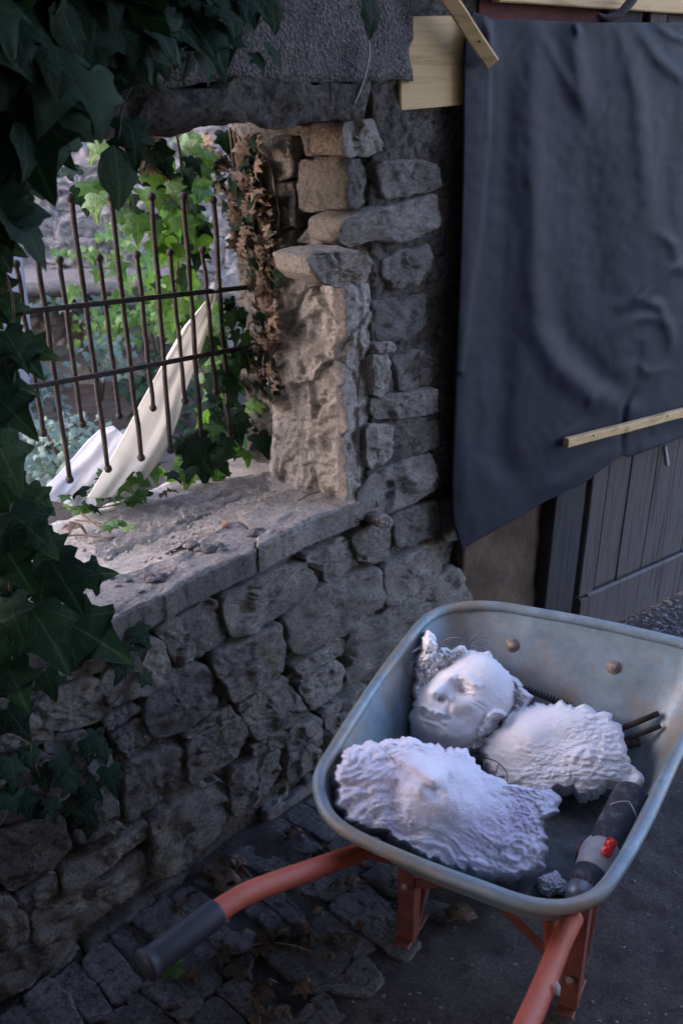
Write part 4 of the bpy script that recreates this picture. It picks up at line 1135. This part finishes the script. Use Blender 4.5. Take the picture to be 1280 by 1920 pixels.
# foreground ivy on the left
FI = thing('wall_ivy', wall(60, 1200), 'large dark ivy leaves climbing the left end of the sill', 'ivy')
FG = WN * .6 + UP * .6 - V((0, .5, 0))
for (u, vv, e, s, tx, tz) in ((95, 1050, .10, .11, .4, -1), (125, 1165, .12, .135, .9, -.7), (60, 1140, .10, .13, .3, -1), (15, 1250, .10, .09, .2, -1), (45, 1070, .06, .08, -.3, -1), (150, 1080, .05, .07, 1, .2),
        (0, 905, .08, .10, .3, -1), (20, 960, .12, .10, .5, -.8), (-12, 820, .08, .10, .2, -1), (30, 650, .05, .065, .6, -1), (10, 620, .08, .07, .3, -1), (45, 645, .0, .06, 1, -.5), (-8, 740, .1, .09, .6, -1), (10, 560, .0, .06, .2, -1),
        (85, 1260, .05, .06, .2, -1), (15, 1330, .07, .07, .4, -1), (55, 920, .02, .06, .5, -.6), (0, 1010, .14, .10, .4, -1), (70, 1010, .06, .08, .6, -.8)):
    add_leaf(FI, wall(u, vv, e), jit(FG, .25), V((tx, 0, tz)), s, 'ivy_leaf')
scatter(FI, [(-70, 440), (-15, 440), (10, 700), (-10, 850), (25, 1000), (25, 1200), (-70, 1300)], wall, (-.05, .10), 75, (.04, .08), FG, ('ivy_leaf',), nj=.8, tj=.9)
stems(FI, [[wall(-30, 1400, .04), wall(20, 1150, .06), wall(10, 900, .06), wall(30, 650, .03), wall(10, 480, .05)], [wall(20, 1180, .05), wall(150, 1130, .08), wall(200, 1180, .03)]], .0035)
CI = thing('creeping_ivy', wall(250, 1350, .02), 'small scattered ivy leaves creeping down the stones below the sill', 'ivy')
for (u, vv, s) in ((255, 1175, .055), (235, 1230, .06), (265, 1200, .045), (215, 1215, .05), (165, 1390, .05), (180, 1370, .045), (80, 1440, .055), (120, 1455, .06), (205, 1440, .06), (165, 1470, .05), (150, 1510, .06), (130, 1500, .05), (55, 1400, .05), (95, 1500, .045), (190, 1400, .04), (40, 1490, .05), (165, 1530, .05), (270, 1265, .04), (10, 1480, .06), (60, 1510, .05), (20, 1420, .07), (110, 1420, .06)):
    add_leaf(CI, wall(u, vv, random.uniform(.02, .05)), jit(WN + UP * .5, .3), jit(V((0, 0, -1)), .5), s, 'ivy_leaf')
stems(CI, [[wall(170, 1150, .03), wall(240, 1250, .03), wall(200, 1350, .03), wall(150, 1480, .03), wall(140, 1560, .03)], [wall(40, 1300, .03), wall(60, 1420, .03), wall(100, 1520, .02)]], .002)
# window ivy, bright green, behind and on the bars
WI = thing('window_ivy', wall(350, 600, -.42), 'bright green ivy curtain hanging inside the right side of the window', 'ivy')
GF = WN * .7 + UP * .5 - V((.2, .3, 0))
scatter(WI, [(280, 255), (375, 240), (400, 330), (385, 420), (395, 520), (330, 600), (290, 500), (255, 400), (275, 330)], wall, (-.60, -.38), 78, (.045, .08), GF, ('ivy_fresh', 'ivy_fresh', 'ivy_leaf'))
scatter(WI, [(135, 270), (240, 250), (260, 330), (235, 420), (180, 395), (135, 345)], wall, (-.62, -.40), 13, (.05, .075), GF, ('ivy_fresh', 'ivy_fresh', 'ivy_leaf'))
scatter(WI, [(425, 570), (440, 700), (400, 730), (300, 600), (340, 560)], wall, (-.62, -.44), 34, (.05, .08), GF, ('ivy_fresh', 'ivy_leaf'))
scatter(WI, [(180, 460), (330, 480), (300, 560), (230, 560), (130, 540)], wall, (-1.2, -.8), 9, (.04, .07), GF, ('ivy_fresh',))
stems(WI, [[wall(330, 250, -.42), wall(350, 400, -.44), wall(330, 550, -.45), wall(390, 720, -.42)], [wall(200, 250, -.5), wall(210, 330, -.5), wall(260, 420, -.48)]], .003)
SI = thing('sill_ivy', wall(400, 820, -.40), 'dark green ivy piled in the right corner of the sill', 'ivy')
scatter(SI, [(395, 690), (430, 690), (500, 760), (500, 850), (440, 885), (350, 890), (330, 870), (370, 780)], wall, (-.50, -.36), 62, (.05, .085), WN * .7 + UP * .7, ('ivy_leaf', 'ivy_leaf', 'ivy_fresh'))
scatter(SI, [(180, 885), (300, 865), (340, 900), (250, 940), (120, 960), (100, 940)], wall, (-.47, -.38), 42, (.03, .055), UP + WN * .4, ('ivy_fresh', 'ivy_fresh', 'ivy_leaf'))
scatter(SI, [(430, 560), (460, 560), (470, 680), (430, 720)], wall, (-.36, -.28), 16, (.04, .06), WN + UP * .3, ('ivy_leaf',))
for (u, vv, s) in ((355, 830, .10), (485, 815, .07), (365, 815, .08), (440, 780, .08), (400, 850, .07)): add_leaf(SI, wall(u, vv, -.34), jit(GF, .3), jit(V((.3, 0, -1)), .3), s, 'ivy_leaf')
for (u, vv) in ((205, 985), (222, 978), (192, 990), (232, 992)): add_leaf(SI, hitz(u, vv, SILL + .03), jit(UP, .4), jit(V((1, 0, 0)), 1), .035, 'ivy_fresh')
stems(SI, [[wall(470, 880, -.4), wall(380, 890, -.42), wall(280, 930, -.42), wall(160, 960, -.42)], [hitz(150, 960, SILL + .02), hitz(190, 985, SILL + .015), hitz(230, 985, SILL + .02)]], .0025)
DI = thing('dry_creeper', wall(480, 550, -.3), 'tangle of dead brown creeper leaves and stems along the window reveal', 'creeper')
scatter(DI, [(400, 330), (450, 310), (500, 350), (525, 480), (520, 600), (515, 740), (480, 740), (465, 640), (490, 560), (440, 450)], jamb, (.01, .07), 170, (.026, .046), JN, ('ivy_dry', 'ivy_dry', 'ivy_dry', 'ivy_leaf'), nj=.9)
scatter(DI, [(380, 250), (500, 250), (480, 330), (400, 330)], jamb, (.0, .06), 36, (.035, .06), JN, ('ivy_dry', 'ivy_leaf'), nj=.9)
scatter(DI, [(235, 250), (300, 240), (290, 300), (250, 290)], wall, (-.5, -.4), 18, (.04, .06), GF, ('ivy_dry',))
stems(DI, [[jamb(430 + k * 9, 240 + 8 * k, .03), jamb(450 + k * 8 + random.uniform(-12, 12), 400, random.uniform(.01, .05)), jamb(492 + random.uniform(-14, 20), 560, random.uniform(.01, .05)), jamb(490 + random.uniform(-16, 16), 690 + 8 * k, .03)] for k in range(9)], .0035)

# ------------------------------------------------------------------ cloths at the window
def strip(name, L, Rr, plane, e0, e1, folds, mat, nu=26, nv=70):
    v = []
    Ls = resample_open([V((a, b_, 0)) for a, b_ in L], nv + 1); Rs = resample_open([V((a, b_, 0)) for a, b_ in Rr], nv + 1)
    for j in range(nv + 1):
        for i in range(nu + 1):
            a = i / nu; p = Ls[j].lerp(Rs[j], a); b_ = j / nv
            e = e0 + (e1 - e0) * b_ + .03 * noise.noise(V((a * 2.2, b_ * 1.6, e0 * 9))) * min(1, b_ * 3) + .007 * math.sin(a * folds * math.pi * (1 + .25 * noise.noise(V((b_ * 3, a * 2, 1)))) + 2.5 * b_) * (.3 + b_) + .008 * noise.noise(V((a * 5, b_ * 3, 0)))
            v.append(plane(p.x, p.y, e))
    f = [(j * (nu + 1) + i, (j + 1) * (nu + 1) + i, (j + 1) * (nu + 1) + i + 1, j * (nu + 1) + i + 1) for j in range(nv) for i in range(nu)]
    o = obj(name, v, f, mat, loc=plane(L[-1][0], L[-1][1], e1))
    m_ = o.modifiers.new('thick', 'SOLIDIFY'); m_.thickness = .0025
    return o
def resample_open(p, M):
    L = [0]
    for i in range(len(p) - 1): L.append(L[-1] + (p[i + 1] - p[i]).length)
    out = []; j = 0
    for k in range(M):
        d = L[-1] * k / (M - 1)
        while j < len(p) - 2 and L[j + 1] < d: j += 1
        out.append(p[j].lerp(p[j + 1], min(1, (d - L[j]) / max(1e-9, L[j + 1] - L[j]))))
    return out
o = strip('draped_cloth', [(397, 532), (385, 565), (345, 612), (300, 690), (262, 762), (222, 838), (195, 885), (165, 935)],
          [(408, 532), (402, 570), (393, 610), (372, 675), (350, 730), (335, 785), (318, 830), (295, 870), (272, 900), (245, 930)], wall, -.345, -.385, 3.4, 'cream_cloth')
tag(o, 'cream cloth strip tied to the grille and drooping to the sill', 'cloth')
o = strip('draped_cloth', [(212, 798), (186, 806), (165, 825), (142, 852), (112, 888), (70, 930)], [(232, 815), (236, 840), (230, 875), (215, 905), (195, 930), (172, 958)], wall, -.50, -.42, 5, 'white_cloth')
tag(o, 'bluish white cloth bundled behind the lower end of the cream strip', 'cloth')
kn = wall(402, 537, GE + .01)
v1, f1 = ball_data(kn, .011, 10, 8); v1 = [q + noise.noise_vector(q * 90) * .004 for q in v1]
o = obj('cloth_knot', v1, f1, 'white_cloth', loc=kn); tag(o, 'small white knot of cloth on the upper bar of the grille', 'knot')

# ------------------------------------------------------------------ garden beyond
GY = 5.3
GW = thing('garden_wall', V((-1.4, GY, 0)), 'pale rubble stone wall at the far side of the garden', 'wall')
rough_box('wall_core', V((0, GY, 0)), V((1, 0, 0)), UP, V((0, -1, 0)), (-5, 1.2), (-.1, 2.1), (-.4, -.02), .06, .03, 8, 'garden_stone', GW)
zz = .15
while zz < 1.75:
    h = random.uniform(.10, .2); s = -2.35 + random.uniform(0, .1)
    while s < .2:
        wd = random.uniform(.09, .24); j = lambda: random.uniform(-.035, .035)
        q = [(s + j(), zz + j()), (s + wd + j(), zz + j()), (s + wd + j(), zz + h + j()), (s + wd * .5 + j(), zz + h + .03 + j()), (s + j(), zz + h + j())]
        SEED += 1
        stone('stone', [V((a, GY, b_)) for a, b_ in q], V((0, -1, 0)), .01, .1, 'garden_stone', GW, SEED, M=22, rough=2, edge=.025)
        s += wd * .95
    zz += h * .95
GB = thing('garden_outbuilding', V((-2.3, 4.4, 0)), 'smooth grey rendered corner of a building left of the garden wall', 'building')
rough_box('wall_body', V((0, 0, 0)), V((1, 0, 0)), UP, V((0, 1, 0)), (-4.6, -1.44), (-.05, 1.18), (4.1, 4.4), .1, .008, 5, 'rendered_grey', GB)
def gy(u, vv, y): return hit(u, vv, V((0, y, 0)), V((0, -1, 0)))
def pot(u, vv, y, r, h, lab, plant, n, sz):
    b0 = gy(u, vv, y)
    t_ = thing('flower_pot', b0, lab, 'flower pot')
    v1, f1 = lathe_data(b0, b0 + UP * h, [(0, r * .7), (.8, r), (.8, r * 1.12), (1, r * 1.12), (1, r * .98), (.9, r * .95), (.9, 0.001)], 18)
    obj('pot_body', v1, f1, 'terracotta', t_)
    if plant:
        pts = [b0 + UP * (h + random.uniform(0, 1.4) * h) + V((random.gauss(0, r * .9), random.gauss(0, r * .9), 0)) for _ in range(n)]
        leaf_mass('foliage', pts, t_, plant, sz, UP - V((0, 1, 0)), 1.0)
pot(212, 765, 4.55, .075, .16, 'terracotta pot with feathery plant standing among garden shrubs', 'herb_leaf', 90, (.03, .05))
pot(225, 690, 4.75, .10, .13, 'wider terracotta pot behind the others with a leafy green plant', 'ivy_fresh', 90, (.03, .06))
pot(140, 502, 5.05, .085, .04, 'shallow red clay trough set against the pale garden wall', 'ivy_fresh', 30, (.03, .05))
pot(228, 520, 5.05, .075, .11, 'small red clay pot near the top of the garden wall', 'ivy_fresh', 40, (.03, .05))
# the two upper pots stand on a ledge of the garden wall
rough_box('ledge', V((0, GY, 0)), V((1, 0, 0)), UP, V((0, -1, 0)), (-2.2, -.9), (gy(180, 520, 5.05).z - .08, gy(180, 520, 5.05).z - .004), (-.05, .34), .05, .01, 12, 'garden_stone', GW)
def shrub(u, vv, y, rx, rz, n, mat, sz, lab):
    c = gy(u, vv, y); t_ = thing('shrub', V((c.x, c.y, -.02)), lab, 'shrub', 'garden shrubs beyond the window')
    pts = []
    for _ in range(n):
        d = V((random.gauss(0, 1), random.gauss(0, 1), random.gauss(0, 1))).normalized() * random.random() ** .4
        q = c + V((d.x * rx, d.y * rx, d.z * rz)); q += noise.noise_vector(q * 5) * .08
        if q.z > 0: pts.append(q)
    leaf_mass('foliage', pts, t_, mat, sz, UP - V((0, .6, 0)), 1)
    for k in range(6):
        q = c + V((random.uniform(-.6, .6) * rx, random.uniform(-.4, .4) * rx, rz * .6))
        tube('stem', [V((c.x, c.y, -.02)), V((c.x, c.y, -.02)).lerp(q, .6) + V((0, 0, .05)), q], .005, 'stem', t_, 5)
shrub(40, 740, 4.3, .22, .30, 420, 'herb_leaf', (.03, .05), 'tall grey green shrub at the left of the garden')
shrub(130, 850, 3.6, .24, .18, 420, 'herb_leaf', (.025, .045), 'low grey green shrub nearest the window bars')
shrub(300, 740, 4.6, .20, .22, 240, 'ivy_leaf', (.04, .06), 'dark green shrub right of the terracotta pots')
shrub(300, 560, 4.9, .22, .16, 110, 'ivy_fresh', (.04, .07), 'fresh green climber against the right of the garden wall')
shrub(170, 560, 5.0, .30, .08, 90, 'herb_leaf', (.04, .07), 'pale green plant spreading over the garden wall ledge')
o = tube('hose', spline([gy(225, 560, 4.8), gy(270, 610, 4.7), gy(300, 640, 4.7), gy(310, 700, 4.7)], 6), .008, 'cream_cloth', loc=gy(270, 610, 4.7))
bpy.data.objects.remove(o)
# ------------------------------------------------------------------ litter on the sill
LB = thing('mortar_lump', hitz(385, 1028, SILL), 'dark crumbly mortar lump on the middle of the sill', 'mortar')
def lump(name, u, vv, z, r, mat, parent=None, seed=0, lab=None, cat=None, flat=.5, grp=None):
    c = hitz(u, vv, z); v1, f1 = ball_data(V((0, 0, 0)), 1, 16, 11); off = V((seed * 1.7, 3, 1))
    v2 = [c + V((q.x * r * 1.3, q.y * r, q.z * r * flat)) * (1 + .7 * fr(q + off, 1.6, 4)) + UP * r * flat * .3 for q in v1]
    o = obj(name, v2, f1, mat, parent, loc=c)
    if lab: tag(o, lab, cat, grp)
    return o
for k, (u, vv, r) in enumerate(((362, 1025, .013), (378, 1030, .011), (392, 1030, .014), (408, 1026, .013), (415, 1032, .009))): lump('lump', u, vv, SILL, r, 'dark_lump', LB, k)
LB2 = thing('mortar_lump', hitz(485, 998, SILL), 'flatter dark mortar lump near the right end of the sill', 'mortar')
for k, (u, vv, r) in enumerate(((476, 1003, .011), (488, 998, .014), (497, 1000, .009))): lump('lump', u, vv, SILL, r, 'dark_lump', LB2, k + 9)
LB3 = thing('mortar_lump', hitz(290, 1085, SILL), 'scatter of dark mortar crumbs near the left end of the sill', 'mortar')
for k, (u, vv, r) in enumerate(((278, 1082, .010), (292, 1088, .012), (303, 1080, .008), (262, 1110, .006), (210, 1085, .006), (240, 1088, .006), (222, 1100, .005))): lump('lump', u, vv, SILL, r, 'dark_lump', LB3, k + 19)
parts = []
for k in range(200):
    u, vv = rand_in([(120, 1010), (330, 960), (520, 915), (650, 930), (480, 975), (330, 1045), (200, 1080), (110, 1070)])
    if random.random() < .45: u, vv = rand_in([(385, 965), (470, 925), (520, 930), (440, 965), (330, 1040), (240, 1060)])
    c = hitz(u, vv, SILL + .001); r = random.uniform(.001, .0036) * (1 + (random.random() < .1))
    a, b_ = ball_data(V((0, 0, 0)), r, 5, 4); parts.append(([c + V((q.x * 1.3, q.y, q.z * .7)) + noise.noise_vector((c + q) * 200) * r * .4 for q in a], b_))
v1, f1 = merge(*parts); o = obj('sill_grit', v1, f1, 'old_plaster', loc=hitz(350, 1000, SILL)); o['kind'] = 'stuff'
def twig(pts, z, r, lab):
    q = [hitz(a, b_, z) for a, b_ in pts]; o = tube('twig', spline(q, 5), r, 'twig', sides=5, loc=q[0]); tag(o, lab, 'twig')
twig([(100, 1008), (150, 1003), (215, 1008)], SILL + .006, .0022, 'thin straight twig lying along the left end of the sill')
twig([(140, 975), (170, 978), (190, 982)], SILL + .008, .002, 'short pale twig by the small ivy sprig on the sill')
twig([(558, 940), (580, 928), (598, 923), (604, 928)], SILL + .012, .0016, 'curved dark twig at the foot of the window reveal')
twig([(470, 1773), (500, 1768), (545, 1772), (585, 1785)], .02, .002, 'long pale curved stalk on the paving near the grip')
for k, (u, vv, s, lab) in enumerate(((125, 983, .05, 'curled pale brown leaf on the left of the sill'), (300, 925, .04, 'brown dry leaf at the back edge of the sill'), (45, 1030, .06, 'pale tan dry leaf behind the large ivy leaves'))):
    o = add_leaf(None, hitz(u, vv, SILL + .012), jit(UP, .4), jit(V((1, 0, 0)), .6), s, 'ivy_dry', 'dry_leaf'); tag(o, lab, 'leaf')
lump('berry', 422, 985, SILL + .004, .005, 'terracotta', None, 3, 'tiny reddish brown pebble on the sill slab', 'pebble', .9)

# cord on the render
cp = spline([wall(688, 55, .03), wall(692, 100, .035), wall(682, 150, .035), wall(664, 195, .03)], 6)
o = tube('cord', cp, .0022, 'cord', sides=6, loc=cp[0]); tag(o, 'thin pale cord hanging on the rough render above the pier', 'cord')
cp = spline([wall(603, 95, .025), wall(618, 140, .03), wall(622, 200, .03)], 6)
o = tube('cord', cp, .0012, 'stem', sides=5, loc=cp[0]); tag(o, 'dark thin stem hanging on the render left of the pale cord', 'stem')

# ------------------------------------------------------------------ paving strip at the wall foot
PV = bpy.data.objects.new('pavement', None); COL.objects.link(PV); PV.location = wpt(-.2, 0, .3); PV['kind'] = 'structure'
e = .01
while e < .44:
    h = random.uniform(.10, .16); s = -1.3 + random.uniform(0, .1)
    while s < 1.0:
        wd = random.uniform(.042, .075); j = lambda a=.006: random.uniform(-a, a)
        sk = random.uniform(-.02, .05); e1 = min(.50, e + h)
        q = [(s + j(), e + j()), (s + wd + j(), e + j()), (s + wd + sk + j(), e1 + j()), (s + sk + j(), e1 + j())]
        if not (e > .28 and random.random() < .35) and not random.random() < .06:
            SEED += 1
            stone('paving_stone', [wpt(a, 0, b_) for a, b_ in q], UP, random.uniform(-.008, .004), .05, 'paving', PV, SEED, M=22, rough=.4, edge=.006, bulge=.0)
        s += wd
    e += h
# foot stone lying against the wall, upturned
stone('paving_stone', px(lambda u, vv: hitz(u, vv, .01), [(485, 1520), (585, 1452), (592, 1468), (497, 1536)]), UP, .02, .05, 'paving', PV, 900, M=30)
# gravel stuff
parts = []
for k in range(2000):
    if random.random() < .82:
        u, vv = random.uniform(1090, 1420), random.uniform(1090, 1260)
    else: u, vv = random.uniform(560, 1400), random.uniform(1450, 2050)
    c = hitz(u, vv, 0); c.z = gz(c); r = random.uniform(.0012, .0042) * (1 + 1.2 * (random.random() < .06) + .5 * (vv < 1300))
    a, b_ = ball_data(V((0, 0, 0)), r, 5, 4)
    parts.append(([c + V((q.x * 1.3, q.y, q.z * .7)) + noise.noise_vector((c + q) * 150) * r * .5 for q in a], b_))
v1, f1 = merge(*parts); o = obj('gravel', v1, f1, 'gravel', loc=V((.6, 2, 0)), smooth=False); o['kind'] = 'stuff'
# dry leaves on the paving
DL = [(400, 1640, .10, 'largest brown plane leaf, lying by the wall foot'), (432, 1622, .05, 'small yellowish leaf touching the largest brown leaf'), (482, 1772, .07, 'tan dry leaf lying beside the white plaster splash'),
      (440, 1822, .06, 'ragged brown leaf below the black grip'), (410, 1790, .05, 'dark brown leaf just right of the grip'), (540, 1560, .045, 'brown leaf on the paving near the wheelbarrow rim'), (592, 1605, .04, 'reddish leaf between the frame tube and the tray'), (525, 1745, .06, 'curled brown leaf above the pale stalk'), (560, 1765, .05, 'dark curled leaf at the end of the pale stalk'), (480, 1860, .055, 'flat dark leaf on the paving at the bottom'), (350, 1820, .04, 'small brown leaf under the grip end')]
for u, vv, s, lab in DL:
    p = hitz(u, vv, .018); o = add_leaf(None, p, jit(UP, .3), jit(V((1, .3, 0)), .8), s, 'ivy_dry' if u == 400 else 'litter_leaf', 'dry_leaf'); tag(o, lab, 'leaf', 'dry leaves on the paving')
pts = [hitz(random.uniform(330, 680), random.uniform(1600, 1910), .014) for _ in range(34)]
o = leaf_mass('leaf_litter', pts, None, 'litter_leaf', (.02, .05), UP, .5)
o = add_leaf(None, hitz(318, 1826, .02), jit(UP, .2), V((.4, 1, 0)), .05, 'ivy_fresh', 'green_leaf'); tag(o, 'single green leaf on the paving below the black grip', 'leaf')
lump('plaster_splash', 450, 1765, .006, .026, 'gravel', None, 5, 'pale plaster splash on the paving beside dry leaves', 'plaster', .25)
lump('rubble_stone', 862, 1712, .005, .022, 'brown_render', None, 8, 'small brown angular chip under the wheelbarrow', 'stone', .4)
